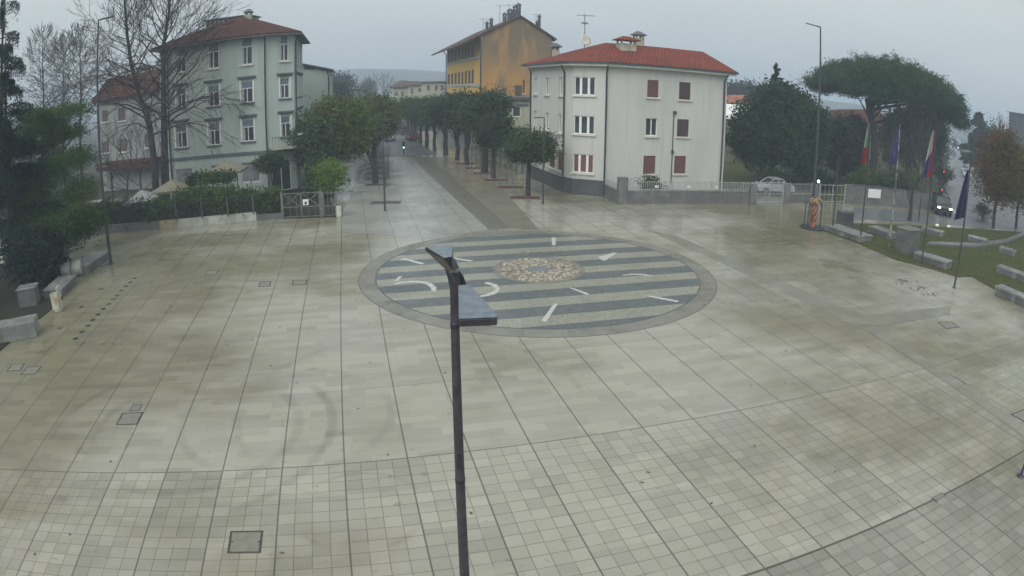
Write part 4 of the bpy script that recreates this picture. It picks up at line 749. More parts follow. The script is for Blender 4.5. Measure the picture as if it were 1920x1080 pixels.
# ---------------------------------------------------------------- flagpoles
def flagcloth(p,w_,h_,cols,lean,seed,name='flag'):
    R=random.Random(seed)
    return
def flagpole(label,base,top,flag=None,r=.055,m='pole',ball=True):
    b=G(*base); zt=Zat(top[0],top[1],b); t=thing('flagpole',label,'flagpole',(b[0],b[1],0),0,'flagpoles along the edge of the grass'); MB().tube([(0,0,0),(0,0,zt*.6),(0,0,zt)],[r*1.15,r,r*.6],10).build('pole',M[m],t)
    MB().lathe([(r*2.2,0),(r*2.2,.06),(r*1.4,.08)],(0,0,0),14).build('base_plate',M['pole'],t)
    if flag:
        top_,bot_,left,cols,mode,nm,fl=flag   # zt px, zb px, px extent to the left
        f=thing('flag',fl,'flag',(b[0],b[1],0),0,'flags'); dist=math.hypot(*b); side=Vector((b[1],-b[0],0)).normalized()*-1  # picture-left
        z1=Zat(base[0]+(top[0]-base[0])*((base[1]-top_)/(base[1]-top[1])),top_,b); z0=Zat(base[0],bot_,b); W=left*dist/F; ns,nz=22,26; per={}
        for i in range(ns):
            for j in range(nz):
                s=i/ns; z=j/nz; c=cols(s,z); per.setdefault(c,[]).append((i,j))
        def pt(i,j):
            s=i/ns; q=j/nz   # q 0 bottom..1 top ; hanging: width shrinks at top, folds
            wdt=W*(.12+.88*(1-q)**.75); x=.06+s*wdt; fold=math.sin(s*11+q*2)*.13*(.3+.7*(1-q)); zz=z0+(z1-z0)*q-s*(z1-z0)*.10*(1-q)
            return Vector((0,0,zz))+side*x+Vector((side.y,-side.x,0))*fold
        for c,cells in per.items():
            mb=MB()
            for i,j in cells: mb.add([pt(i,j),pt(i+1,j),pt(i+1,j+1),pt(i,j+1)],[(0,1,2,3)],True)
            o=mb.build('emblem_print' if c=='fyel' else 'stripe',M[c],f); sm=o.modifiers.new('s','SOLIDIFY'); sm.thickness=.01
    return t
for k,c in dict(fgreen=(.03,.16,.09),fwhite=(.36,.38,.36),fred=(.26,.03,.035),fblue=(.05,.055,.19),fnavy=(.022,.024,.085),fyel=(.5,.4,.05)).items(): M[k]=plain(k,c,.8,var=.15)
flagpole('bare dark flagpole closest to the red sculpture',(1560,435),(1572,290))
flagpole('flagpole carrying the green white and red flag',(1612,455),(1629,222),(232,302,12,lambda s,q:'fred' if q<.33+.1*s else ('fgreen' if s<.5 else 'fwhite'),0,'','limp Italian tricolour flag hanging on its pole'),.05)
def eu(s,q): return 'fyel' if (abs(math.hypot((s-.5)*1.2,(q-.45)*.9)-.2)<.022 and int(math.degrees(math.atan2(q-.45,s-.5))/15)%2==0) else 'fblue'
flagpole('thick pale weathered flagpole carrying the blue flag',(1665,470),(1687,232),(238,304,16,eu,0,'','limp blue flag with yellow star ring hanging on its pole'),.06,'patchy')
flagpole('flagpole carrying the white blue and red flag',(1727,497),(1749,242),(245,326,18,lambda s,q:'fwhite' if q+s*.3>.62 and s>.25 else ('fblue' if q+s*.5>.30 and s>.3 else 'fred'),0,'','limp white, blue and red flag hanging on its pole'),.05)
flagpole('flagpole carrying the dark blue flag, nearest the right edge',(1789,540),(1819,255),(318,404,20,lambda s,q:'fnavy',0,'','limp dark navy flag hanging low on the rightmost flagpole'),.055)
flagpole('thin dark pole behind the grass, between tricolour and navy flags',(1722,416),(1729,332),None,.05)
pp=G(1913,893); t=thing('banner_pole','dark purple banner pole cut off by the right edge of the picture','pole',(pp[0],pp[1],0)); MB().tube([(0,0,0),(.0,0,4.2)],[.045,.035],10).build('pole',plain('purple_paint',(.05,.035,.12),.4),t); MB().lathe([(.14,0),(.14,.03),(.05,.05)],(0,0,0),14).build('base_plate',M['pole'],t)
# ---------------------------------------------------------------- sculpture
s0=G(1523,428); sc=thing('sculpture','twisted red brown figure sculpture in a dark frame on a round base','sculpture',(s0[0],s0[1],0)); hs=Zat(1525,372,s0)
M['redwood']=plain('red_brown_carving',(.26,.10,.07),.6,var=.45,sc=3); M['yelwood']=plain('ochre_carving',(.26,.19,.09),.6,var=.4,sc=5)
MB().lathe([(.98,0),(.98,.09),(.93,.12),(.3,.13)],(0,0,0),32,False).build('round_base',M['dark'],sc)
R=random.Random(4)
for j in range(4):
    pts=[];rad=[]
    for i in range(16):
        q=i/15; a=q*5+j*1.57; rr_=.13-.05*q+.10*math.sin(q*3.1)**2; pts.append((rr_*math.cos(a)-.03+.05*q,rr_*math.sin(a),.12+q*(hs*.82))); rad.append(.105+.035*math.sin(q*9+j*2)-.025*q)
    MB().tube(pts,rad,10).build('body',M['redwood'],sc)
for s_ in (-1,1): MB().tube([(s_*.1,0,hs*.52),(s_*.24,-.08,hs*.66),(s_*.16,-.1,hs*.8),(s_*.05,0,hs*.88)],[.05,.07,.06,.05],8).build('arm',M['redwood'],sc)
mb=MB()
for i in range(26):
    a=R.uniform(0,6.28); r=R.uniform(.05,.42); z=hs*R.uniform(.84,.98); p=Vector((r*math.cos(a)+.05,r*math.sin(a)*.6,z)); mb.tube([p,p+Vector((R.uniform(-.12,.12),R.uniform(-.1,.1),R.uniform(.02,.16))),p+Vector((R.uniform(-.22,.22),R.uniform(-.1,.1),R.uniform(-.05,.12)))],[.07,.09,.03],6)
mb.build('head_dress',M['yelwood'],sc)
for x in (-.72,.68): MB().tube([(x,.05,.12),(x*.97,.05,hs*.86)],.035,8).build('frame_post',M['dark'],sc)
MB().tube([(-.70,.05,hs*.86),(-.35,.05,hs*.87)],.03,8).build('frame_bar',M['dark'],sc); MB().tube([(.66,.05,hs*.82),(.2,.05,hs*.84)],.03,8).build('frame_bar',M['dark'],sc); MB().tube([(-.35,.2,.12),(-.3,.2,hs*.82)],[.07,.05],8).build('back_post',M['plinth'],sc)
# ---------------------------------------------------------------- benches and stone blocks
def slab(name,label,cat,px4,h,m='stone',group=None,legs=True,over=.05,top=.14):
    P=[G(*p) for p in px4]; c=(sum(p[0] for p in P)/len(P),sum(p[1] for p in P)/len(P)); Q=[(p[0]-c[0],p[1]-c[1]) for p in P]; t=thing(name,label,cat,(c[0],c[1],0),0,group)
    MB().prism([(x*1.0,y*1.0) for x,y in Q],h-top,h).build('seat' if legs else 'top',M[m],t,.012)
    if legs:
        for f0,f1 in ((.06,.16),(.45,.55),(.84,.94)):
            a=[Vector(Q[0]).lerp(Vector(Q[1]),f0),Vector(Q[0]).lerp(Vector(Q[1]),f1),Vector(Q[3]).lerp(Vector(Q[2]),f1),Vector(Q[3]).lerp(Vector(Q[2]),f0)]; cc=sum(a,Vector((0,0)))/4; MB().prism([tuple(cc+(v-cc)*.86) for v in a],0,h-top-.002).build('leg',M['stone2' if m!='stone2' else 'stone'],t)
        MB().prism([(x*.9,y*.9) for x,y in Q],0,h-top-.003-.0).build('core',M['plinth' if m!='palestone' else 'stone2'],t)
    else: MB().prism([(x*.96,y*.96) for x,y in Q],0,h-top-.002).build('body',M[m],t)
    return t
def block(name,label,cat,base,w_,d_,h,rz,m='stone2',group=None,cap=None):
    b=G(*base); t=thing(name,label,cat,(b[0],b[1],0),rz,group); mb=MB(); R=random.Random(int(base[0])); mb.box((0,0,h/2),(w_,d_,h),0,.02); mb.build('body',M[m],t,.02)
    if cap: MB().box((0,0,h+.042),(w_+.08,d_+.08,.08)).build('cap',M[cap],t,.01)
    return t
def back(p,q,w_):   # rectangle from front edge p-q (ground) pushed w_ away
    a,b=Vector(G(*p)),Vector(G(*q)); e=(b-a).normalized(); n=Vector((-e.y,e.x)); n=n if n.dot(a)>0 else -n; return a,b,b+n*w_,a+n*w_
def bench(label,p,q,w_,h,m='stone',group='stone benches on the grass at the right',name='stone_bench',cat='bench'):
    P=back(p,q,w_); c=sum(P,Vector((0,0)))/4; Q=[tuple(v-c) for v in P]; t=thing(name,label,cat,(c.x,c.y,0),0,group)
    MB().prism(Q,h-.13,h).build('seat',M[m],t,.012)
    n_=max(2,int((P[1]-P[0]).length/1.5)+1)
    for i in range(n_):
        f=.06+.88*i/(n_-1); a=Vector(Q[0]).lerp(Vector(Q[1]),f-.05); b=Vector(Q[0]).lerp(Vector(Q[1]),f+.05); c2=Vector(Q[3]).lerp(Vector(Q[2]),f+.05); d=Vector(Q[3]).lerp(Vector(Q[2]),f-.05); cc=(a+b+c2+d)/4
        MB().prism([tuple(cc+(v-cc)*.93) for v in (a,b,c2,d)],0,h-.132).build('leg',M['stone'],t)
    MB().prism([(x*.93,y*.88) for x,y in Q],0.02,h-.134).build('core',M['stone2'],t); return t
bench('long low stone bench starting beside the sculpture, between first two flagpoles',(1545,433),(1611,456),1.5,.5)
bench('stone bench behind the tricolour flagpole, up against the rough pillar',(1626,436),(1664,450),1.1,.55)
bench('pale topped stone bench standing between third and last flags',(1711,488),(1774,508),1.1,.55)
bench('stone bench cut by the right edge at the lower grass corner',(1862,552),(1935,584),1.0,.55)
bench('stone bench farther back at the right edge above the corner bench',(1866,512),(1935,538),1.0,.55)
bench('short stone bench at the right edge near the kerb wall',(1872,474),(1902,483),1.0,.5)
bench('short isolated stone bench in middle of the grass',(1814,452),(1850,461),1.0,.45)
bench('stone bench between the pillar and the car, parallel to the flags',(1727,436),(1766,446),1.0,.45)
block('stone_pillar','rough dark square stone pillar standing between benches behind the blue flag','pillar',(1699,474),1.45,1.2,1.65,.35,'stone2',None,'stone')
block('stone_block','small dark stone cabinet on the low wall near the sculpture','block',(1583,424),1.3,.8,1.15,.3,'plinth')
P=[G(1735,462),G(1745,458),G(1830,460),G(1885,452),G(1935,432),G(1935,438),G(1885,459),G(1830,467)]
mb=MB(); mb.prism(P,0,.22); tag(mb.build('kerb_wall',M['stone2']),'low curving stone kerb crossing the grass behind the right benches','kerb')
bench('long stone bench with sloping far end nearest the tall left lamp',(163,514),(208,484),1.5,.5,'stone','stone benches at the left edge of the plaza')
bench('stone bench in shade behind the bin, in front of the two stone drums',(118,558),(146,530),1.3,.5,'stone','stone benches at the left edge of the plaza')
for i,(x,y,l) in enumerate(((127,520,'round stone drum lying left of the other on the left bench row'),(146,517,'round stone drum lying nearest the long left bench'))):
    b=G(x,y); t=thing('stone_drum',l,'stone drum',(b[0],b[1],0),.5,'stone drums at the left benches'); d=MB(); d.tube([(-.34,0,.5),(-.3,0,.5),(.3,0,.5),(.34,0,.5)],[.42,.48,.48,.42],24); d.build('body',M['palestone'],t); MB().box((0,0,.06),(.5,.5,.12)).build('foot',M['plinth'],t)
block('stone_pillar','dark square pillar under the trees behind the left benches','pillar',(98,510),.95,.9,1.75,.2,'plinth')
block('stone_slab','pale square slab standing upright under the left trees','slab',(62,500),1.7,.35,1.45,-.1,'palestone')
block('stone_slab','small pale slab at the far left under the trees','slab',(9,495),.9,.35,1.25,-.2,'palestone')
block('stone_block','brown stone block with flat cap left of the white bin','block',(57,572),1.2,.9,.95,.5,'stone2',None,'stone')
block('stone_block','long low grey block at the plaza left edge below the bin','block',(32,632),2.5,1.2,.75,.55,'stone')
# bin
b=G(108,583); bn=thing('litter_bin','rusty white litter bin with open top standing at the left plaza edge','litter bin',(b[0],b[1],0),.35)
M['rustw']=plaster('rusty_white_paint',(.50,.52,.42),(.25,.12,.05),.8,edge=(.5,.7),sc=1.5)
mb=MB()
for (x,y,w_,d_) in ((0,-.17,.42,.03),(0,.17,.42,.03),(-.195,0,.03,.31),(.195,0,.03,.31)): mb.box((x,y,.52),(w_,d_,.8))
mb.build('body',M['rustw'],bn); MB().box((0,0,.3),(.34,.3,.3)).build('liner',M['dark'],bn); MB().box((.235,0,.62),(.05,.4,1.22)).build('back_plate',M['rustw'],bn)
for s_ in(-1,1): MB().box((0,.12*s_,.06),(.3,.04,.12)).build('foot',M['rustw'],bn)
# ---------------------------------------------------------------- walls and fences
def lowwall(name,label,cat,pts,h,th,m,cap=None,mats=None):
    t=thing(name,label,cat)
    for i in range(len(pts)-1):
        a,b=Vector(pts[i]),Vector(pts[i+1]); e=(b-a).normalized(); n=Vector((-e.y,e.x)); n=n if n.dot(a)>0 else -n; hh=h[i] if hasattr(h,'__len__') else h
        MB().prism([tuple(a),tuple(b),tuple(b+n*th),tuple(a+n*th)],0,hh).build('wall',M[mats[i] if mats else m],t)
        if cap: MB().prism([tuple(a-n*.04),tuple(b-n*.04),tuple(b+n*(th+.04)),tuple(a+n*(th+.04))],hh+.002,hh+.07).build('coping',M[cap],t)
    return t
def railing(parent,a,b,z0,z1,step,m,r=.014,rails=(0.04,.96),post=None,off=0):
    a,b=Vector(a),Vector(b); e=b-a; L=e.length; e/=L; n=int(L/step); mb=MB(); ang=math.atan2(e.y,e.x)
    for i in range(n+1): p=a+e*(L*i/n); mb.box((p.x,p.y,(z0+z1)/2),(r*2,r*2,z1-z0),ang)
    for f in rails: z=z0+(z1-z0)*f; c=(a+b)/2; mb.box((c.x,c.y,z),(L,.05,.045),ang)
    o=mb.build('railing',M[m],parent)
    if post:
        k=max(1,int(L/post)); 
        for i in range(k+1): p=a+e*(L*i/k); MB().box((p.x,p.y,(z0+z1)/2+.04),(.06,.06,z1-z0+.1),ang).build('post',M[m],parent)
    return o
wl=lowwall('garden_wall','low pale stone wall with rust stains along the left garden','wall',[W0,G(180,440),W1,G(335,427),W2],[.62,.62,.6,.6],.3,'wallstone',None,['wallstone','wallstone','rust','palestone'])
M['mesh']=plain('dark_mesh',(.025,.027,.027),.6)
fz=thing('garden_fence','dark mesh fence with grey posts on the low pale wall','fence')
FP=[(p[0]*1.004,p[1]*1.004+.1) for p in (W0,G(180,440),W1,G(335,427),W2)]
for i in range(4):
    a,b=Vector(FP[i]),Vector(FP[i+1]); z=.6; mb=MB(); e=(b-a); L=e.length; e/=L; ang=math.atan2(e.y,e.x); k=int(L/.13)
    for j in range(k+1): p=a+e*(L*j/k); mb.box((p.x,p.y,1.25),(.022,.02,1.3),ang)
    for zz in np.arange(.68,1.9,.2): c=(a+b)/2; mb.box((c.x,c.y,zz),(L,.016,.018),ang)
    mb.build('mesh_panel',M['mesh'],fz)
for x in (283,333,381,429,477): p=G(x,418+ (477-x)*.075); MB().box((p[0]*1.005,p[1]*1.005,1.3),(.09,.09,1.45),.1).build('post',M['plinth' if x!=283 else 'dark'],fz)
def gate(name,label,a,b,h,m,step=.13,cross=False,leafs=2,sign=False,cat='gate',z0=.08):
    a,b=Vector(a),Vector(b); t=thing(name,label,cat,(a.x,a.y,0)); e=b-a; L=e.length; e/=L; ang=math.atan2(e.y,e.x); fr=lambda s,z:(e.x*s,e.y*s,z)
    for s in (0,L): mb=MB(); mb.box(fr(s,h/2+.05),(.11,.11,h+.1),ang); mb.build('post',M[m],t)
    for k in range(leafs):
        s0=.08+(L-.16)*k/leafs+.02; s1=.08+(L-.16)*(k+1)/leafs-.02; mb=MB(); w_=s1-s0; c=(s0+s1)/2
        for z in (z0+.03,z0+(h-z0)*.42,h-.03): mb.box(fr(c,z),(w_,.04,.05),ang)
        for s in (s0,s1): mb.box(fr(s,(z0+h)/2),(.05,.045,h-z0),ang)
        for s in np.arange(s0+step,s1-.02,step): mb.box(fr(s,(z0+h)/2),(.02,.02,h-z0),ang)
        if cross:
            zl=z0+(h-z0)*.42
            for q in ((s0,zl,s1,h),(s0,h,s1,zl)): mb.tube([fr(q[0],q[1]),fr(q[2],q[3])],.022,6,True,False)
        g_=mb.build('gate_leaf',M[m],t)
        if sign and k==1: sb=MB(); p=Vector(fr(s0+w_*.25,h*.62)); sb.box((p.x+e.y*.05,p.y-e.x*.05,p.z),(.42,.02,.42),ang); sb.build('sign',M['white'],g_); sb=MB(); sb.box((p.x+e.y*.065,p.y-e.x*.065,p.z-.06),(.16,.012,.2),ang); sb.build('sign_mark',M['dark'],g_)
    return t
lowwall('garden_wall','mossy rough stone foot wall left of the crossed gate','wall',[W2,G(530,410.5)],.42,.3,'stone2')
gate('garden_gate','grey metal double gate with crossed bars and white sign',G(530,410.5),G(603,407),1.85,'gatem',.5,True,2,True)
gate('side_gate','narrow grey metal gate panel right of the crossed gate',G(606,406.8),G(632,405.5),1.75,'gatem',.3,False,1)
block('stone_post','short pale stone post at the gate end','post',(636,406),.35,.35,.75,.2,'palestone')
# right garden wall, railing and gates
w0,w1,w2=(7.55,52.6),G(1160,383),G(1406,382)
t=lowwall('garden_wall','dark stone garden wall with iron railing before the white apartment building','wall',[w0,w1,w2],[1.0,1.0],.3,'wallstone','stone')
railing(t,(w1[0]+.9,w1[1]+.2),(w2[0]-.2,w2[1]+.15),1.1,1.78,.16,'palepole',.018,(.05,.97),3.4)
railing(t,(w0[0]+.1,w0[1]),(w1[0],w1[1]+.2),1.1,1.5,.3,'palepole',.014)
MB().box((w1[0]+.3,w1[1]+.25,1.05),(.75,.6,2.1),.1).build('corner_pillar',M['wallstone'],t)
for x in (1230,1290,1341): p=G(x,384); MB().box((p[0],p[1]+.02,1.45),(.32,.06,.2),.1).build('mailbox',M['cream'],t)
block('stone_post','gate pillar left of the white lattice gate','post',(1409,382),.55,.5,1.75,.1,'wallstone')
gate('white_gate','white metal double gate with lattice bars before the parked silver car',G(1415,381.5),G(1467,380.5),1.85,'palepole',.12)
block('stone_post','broad gate pillar right of the white lattice gate','post',(1473,380.5),.6,.5,1.75,.1,'wallstone')
g0,g1=G(1480,380),G(1521,379.5); t=lowwall('garden_wall','low dark wall with thin railing between the two gates','wall',[g0,g1],.75,.3,'wallstone'); railing(t,(g0[0],g0[1]+.15),(g1[0],g1[1]+.15),.76,1.7,.16,'palepole',.012,(.03,.97),2.5)
block('stone_post','gate pillar at the foot of the tall right lamp','post',(1527,380),.55,.5,1.7,.1,'wallstone')
gate('pale_gate','pale metal double gate with open frames behind the sculpture',G(1535,380),G(1583,380),1.7,'palepole',.6)
block('stone_post','gate pillar right of the pale open frame gate','post',(1589,380.5),.6,.5,1.8,.1,'wallstone')
g0,g1=G(1594,381),G(1745,394); t=lowwall('garden_wall','long grey stone wall with a white notice board behind the flagpoles','wall',[g0,g1],1.75,.35,'wallstone','plinth')
q=Vector(g0).lerp(Vector(g1),.26); mb=MB(); mb.box((q.x,q.y-.12,1.15),(1.6,.06,.85),.05); mb.build('notice_board',M['white'],t)
bt=lowwall('boundary_wall','pale boundary wall of slats behind the right row of boulevard trees','wall',[tuple(L2(17.6,64).xy),tuple(L2(17.3,84).xy),tuple(L2(16.9,128).xy)],1.9,.25,'creamwall' if 0 else 'greywall')
for k in range(26): p=L2(17.5-.006*k,65+2.35*k); mb=MB(); mb.box((p.x-.1,p.y,1.15),(.35,.28,2.3),-PSI); mb.build('pilaster',M['creamwall'],bt)
# ---------------------------------------------------------------- tree pits
M['mulch']=grassm('red_bark_mulch',(.17,.075,.045),(.11,.05,.035),(.05,.03,.025)); 
def pit(label,c,w_,d_,m,group): 
    t=thing('tree_pit',label,'tree pit',(c[0],c[1],0),-PSI*0+0.02,group); MB().box((0,0,.006),(w_,d_,.016)).build('bed',M[m],t); mb=MB()
    for (x,y,a,b) in ((0,-d_/2-.04,w_+.16,.07),(0,d_/2+.04,w_+.16,.07),(-w_/2-.04,0,.07,d_),(w_/2+.04,0,.07,d_)): mb.box((x,y,.012),(a,b,.028))
    mb.build('frame',M['stone2'],t); return t
for i,(x,y,w_) in enumerate(((723,380,2.3),(708.5,346.5,2.2),(707,335.5,2.2),(706,325,2.2),(705,315.5,2.2),(704,307.5,2.2))):
    c=G(x,y); pit(('frontmost','second','third','fourth','fifth','farthest')[i]+' dark tree pit of the left boulevard row, counted from the plaza',c,w_,1.1,'pit','dark tree pits on the left of the boulevard')
TR=[(985,371),(957,351.5),(930,338),(908,325.5),(893,315.5),(872,307),(858,300.5),(843,293)]
for i,(x,y) in enumerate(TR[:6]):
    c=G(x,y); pit(('frontmost','second','third','fourth','fifth','sixth')[i]+' reddish tree pit of the right boulevard row, counted from the plaza',c,2.3-.05*i,1.3,'mulch','reddish tree pits on the right of the boulevard')
# ---------------------------------------------------------------- trees
ob=[(0,0,3.9,1.75,1.75,1.35),(.6,0,4.3,1.2,1.2,1.0),(-.7,.2,3.6,1.2,1.2,.9)]
c=G(990,367); leafy_tree('holm_oak','small round holm oak nearest the plaza in the right boulevard row',(c[0],c[1],0),[(0,0,4.0,2.0,1.9,1.3),(.9,0,4.2,1.3,1.2,1.0),(-.7,.1,3.9,1.4,1.3,1.0)],[(0,0,0),(0,0,1.5),(.05,0,2.9),(.2,0,4.0)],'oak',11,500,34,.3,.15,group='holm oaks in the right boulevard row',tr_r=.17)
c=G(925,334); tr2=leafy_tree('holm_oak','dark holm oak second from the plaza behind the round one',(c[0],c[1],0),[(0,0,4.6,1.7,1.7,1.6),(.3,0,5.2,1.2,1.2,1.2)],[(0,0,0),(0,0,1.6),(.05,0,3.2),(0,0,4.6)],'oak',12,420,30,.32,.17,group='holm oaks in the right boulevard row',tr_r=.18)
big=None; lab=['third','fourth','fifth','sixth','seventh','eighth','ninth','tenth','eleventh','twelfth']
for i,(x,y,s_) in enumerate(((908,323,.96),(876,309,.88),(857,300,.95),(836,291,.9),(815,282,.88),(800,275,.86),(789,268,.85),(779,262,.83),(772,257,.82),(765,252,.82))):
    c=G(x,y); z=Zat(x,178 if i<4 else 176,c); 
    if big is None:
        big=leafy_tree('holm_oak','third holm oak from the plaza in the right boulevard row, with tall dark crown',(c[0],c[1],0),[(0,0,6.2,2.15,2.2,2.2),(1.3,.3,6.9,1.3,1.4,1.3),(-1.4,0,5.7,1.3,1.5,1.2),(.2,-.8,7.5,1.1,1.2,.9)],[(0,0,0),(.1,0,1.5),(.0,0,3.0),(.3,0,4.6),(.4,0,6.2)],'oak',13,330,38,.46,.2,lump=.24,group='holm oaks in the right boulevard row',tr_r=.3,limbs=9,split_at=.35); s1=s_
    elif i==1: big2=leafy_tree('holm_oak','fourth holm oak from the plaza in the right boulevard row, with gaps in its crown',(c[0],c[1],0),[(-.4,0,6.0,1.8,2.0,1.9),(1.2,.2,6.8,1.2,1.4,1.2),(-1.4,.4,7.1,1.1,1.2,.9),(.3,-.9,5.0,1.2,1.3,1.0)],[(0,0,0),(-.15,0,1.5),(.2,0,3.0),(.1,0,4.6),(-.2,0,6.0)],'oak',14,300,38,.46,.2,lump=.24,group='holm oaks in the right boulevard row',tr_r=.24,limbs=9,split_at=.3)
    else: dup(big if i%2 else big2,(c[0],c[1],0),i*1.3,lab[i]+' holm oak from the plaza in the right boulevard row',s_)
# left boulevard row
c=G(704,344); leafy_tree('holm_oak','big olive green holm oak on the left boulevard side, nearest the plaza',(c[0],c[1],0),[(-3.9,0,5.3,2.8,2.8,2.9),(-1.9,0,4.7,1.6,2.0,2.2),(-5.4,.6,4.5,1.8,2.0,2.2),(-3.2,-.4,6.5,2.3,2.0,1.6)],[(0,0,0),(0,0,1.6),(-.6,0,3.0),(-1.8,0,5.2)],'oakolive',21,1150,36,.42,.19,tr_r=.24,limbs=9,split_at=.5,group='trees in the left boulevard row')
c=G(598,352); leafy_tree('holm_oak','dark evergreen tree growing against the corner of the tall green building',(c[0],c[1],0),[(-.2,0,4.2,1.8,2.0,2.3),(.5,.3,5.2,1.6,1.8,1.3),(-.8,0,3.6,1.3,1.4,1.5)],[(0,0,0),(0,0,1.6),(-.1,0,3.2),(.2,0,5.4)],'oak',22,700,34,.42,.19,tr_r=.24)
lb2=None
for i,(x,y) in enumerate(((703,331),(702,320),(703,311),(700,302),(700,294),(702,286),(705,278),(709,271),(713,265))):
    c=G(x,y)
    if lb2 is None: lb2=leafy_tree('street_tree','second dark tree from the plaza in the left boulevard row',(c[0],c[1],0),[(-1.5,0,4.9,1.3,1.9,1.7),(-1.8,.3,6.0,1.1,1.3,1.0)],[(0,0,0),(0,0,1.6),(0,0,3.2),(.1,0,5.4)],'oakolive',23,420,30,.45,.22,tr_r=.2,group='trees in the left boulevard row')
    else: dup(lb2,(c[0],c[1],0),i*.9,lab[i-1]+' dark tree from the plaza in the left boulevard row',1+.04*(i%3))
for x,y,l,sd in ((724,352,'thin bare sapling leaning out beside the left street lamp',31),(729,334,'thin bare sapling behind the first on the left boulevard side',32)):
    c=G(x,y); bare_tree('sapling',l,4.2,.05,sd,(c[0],c[1],0),.3,3,'bark',up=.5,ang=.35,spread=.4,minr=.004,len0=1.0)
# guards of young trees on the right
for x,y,l in ((950,350,'tall wooden stake tree guard in the second right tree pit'),(893,316,'wooden stake tree guard with wrapped sapling farther along the right row')):
    c=G(x,y); t=thing('tree_guard',l,'tree guard',(c[0],c[1],0)); M.setdefault('stake',plain('weathered_stake',(.16,.12,.10),.8))
    for a,b in ((-.55,-.4),(.55,-.4),(-.55,.4),(.55,.4)): MB().tube([(a,b,0),(a*.85,b*.85,2.3)],.045,6).build('stake',M['stake'],t)
    for z in (1.5,2.2):
        for y_ in (-.36,.36): MB().box((0,y_,z),(1.05,.04,.06)).build('rail',M['stake'],t)
    mb=MB(); mb.tube([(0,0,0),(0,0,1.5),(.05,0,3.2)],[.04,.03,.02],6); mb.build('sapling_stem',M['bark'],t)
# far hazy trees at the end of the boulevard
ft=None
R=random.Random(77)
k=0
for u0,v0,n_ in ((-9,150,7),(26,145,5),(4,330,5),(-30,190,6)):
    for i in range(n_):
        p=L2(u0+R.uniform(-9,9),v0+i*18+R.uniform(-5,5)); s_=R.uniform(.8,1.25); k+=1
        if ft is None: ft=leafy_tree('distant_tree','hazy tree far off at the end of the boulevard',(p.x,p.y,0),[(0,0,7.5,3.6,3.6,3.6),(1.6,0,9.2,2.3,2.3,2.1),(-2,1,6.4,2.2,2.2,2.2)],[(0,0,0),(0,0,3),(0,0,6),(0,0,8)],'farleaf',41,330,22,.8,.42,group='hazy trees far off along the boulevard',tr_r=.3)
        else: dup(ft,(p.x,p.y,0),R.uniform(0,6),None,s_)
c=D(688,168,150); bt_=bare_tree('distant_bare_tree','hazy bare tree beyond the end of the left boulevard row',13,.25,51,(c.x,150,0),.25,4,'bark',group='hazy bare trees left of the boulevard',minr=.02)
for i,(x,y) in enumerate(((665,142),(705,160),(722,175),(650,158))): c=D(x,168,y); dup(bt_,(c.x,y,0),i*1.7,None,.9+.1*(i%3))
# left bare trees
def lead(px,y,zb=0): 
    out=[]
    for k,(a,b) in enumerate(px): p=D(a,b,y); out.append((p.x,y,p.z))
    out[0]=(out[0][0],y,0.); return out
p=lead([(291,345),(289,300),(280,230),(262,180),(246,120),(238,60),(234,10),(230,-60),(228,-120)],50.5); leader_tree('bare_tree','tall bare tree leaning left, first of two before the green building',p[0],p,.34,61,62,9.5,4,.20,'tall bare trees before the green building',minr=.014)
p=lead([(309,345),(309,300),(308,230),(307,150),(306,90),(316,30),(322,-30),(330,-110)],51.5); leader_tree('bare_tree','tall bare tree with thick straight trunk touching the green building',p[0],p,.40,62,62,9.5,4,.26,'tall bare trees before the green building',minr=.014)
for i,(x,y,h,sd,l) in enumerate(((232,52,10,63,'small bare tree before the red roofed house, right of the tall lamp'),(206,54,8,64,'thin bare tree just right of the tall left lamp pole'),(262,49,9,65,'small bare tree at the foot of the forked one'))):
    c=D(x,300,y); bare_tree('bare_tree',l,h,.14,sd,(c.x,y,0),.3,4,'bark',spread=.8,minr=.008,shrink=.76,group='small bare trees in the left garden')
for i,(x,yt,y,sd,l) in enumerate(((80,62,66,66,'bare tree behind the dark conifer at the far left'),(150,56,64,67,'round topped bare tree in the gap left of the tall lamp'),(118,78,74,68,'bare tree between the two others behind the green yew'))):
    p=lead([(x,300),(x,240),(x+2,180),(x,120),(x,yt)],y); leader_tree('bare_tree',l,p[0],p,.2,sd,70,9,3,.22,'bare trees in the far left background',minr=.022,up=.15)
# left conifers
c=D(6,300,31); conifer('cedar','tall dark cedar with drooping layered branches at the left edge',(c.x,31,0),18.8,3.3,71,'cedar',11,.3,.6,34000,.13,.33,tr_r=.2,dens=3.3,asp=.2,flat=.1,irregular=.45,hang=.75,spread=.13)
c=D(-20,300,30); conifer('cedar','second cedar cut by the left edge behind the first',(c.x,32,0),13.6,5.0,75,'cedar',11,.15,.5,36000,.18,.75,tr_r=.26,dens=5,asp=.2,flat=.2)
c=D(70,300,33); rr=random.Random(31); yb=[]
for i in range(30):
    z=1.2+8.6*i/29; w_=4.3-.25*abs(z-4.5); x_=rr.uniform(-.75,.75)*w_-.6; rx=rr.uniform(1.1,2.1)
    if z>6: x_=rr.uniform(-3.2,3.4)
    yb.append((min(x_,5.5-rx),rr.uniform(-1.2,1.2),z,rx,rr.uniform(1.0,1.7),rr.uniform(.32,.55)))
yb+=[(3.2,.2,9.7,2.1,1.5,.5),(-.6,.2,9.9,2.6,1.6,.5),(1.4,.4,8.6,2.6,1.4,1.0),(3.6,.3,6.6,1.7,1.3,.9),(3.7,.4,4.6,1.7,1.3,1.0),(-.8,0,3.6,3.6,1.6,2.4),(.6,.6,6.2,2.8,1.4,1.6)]
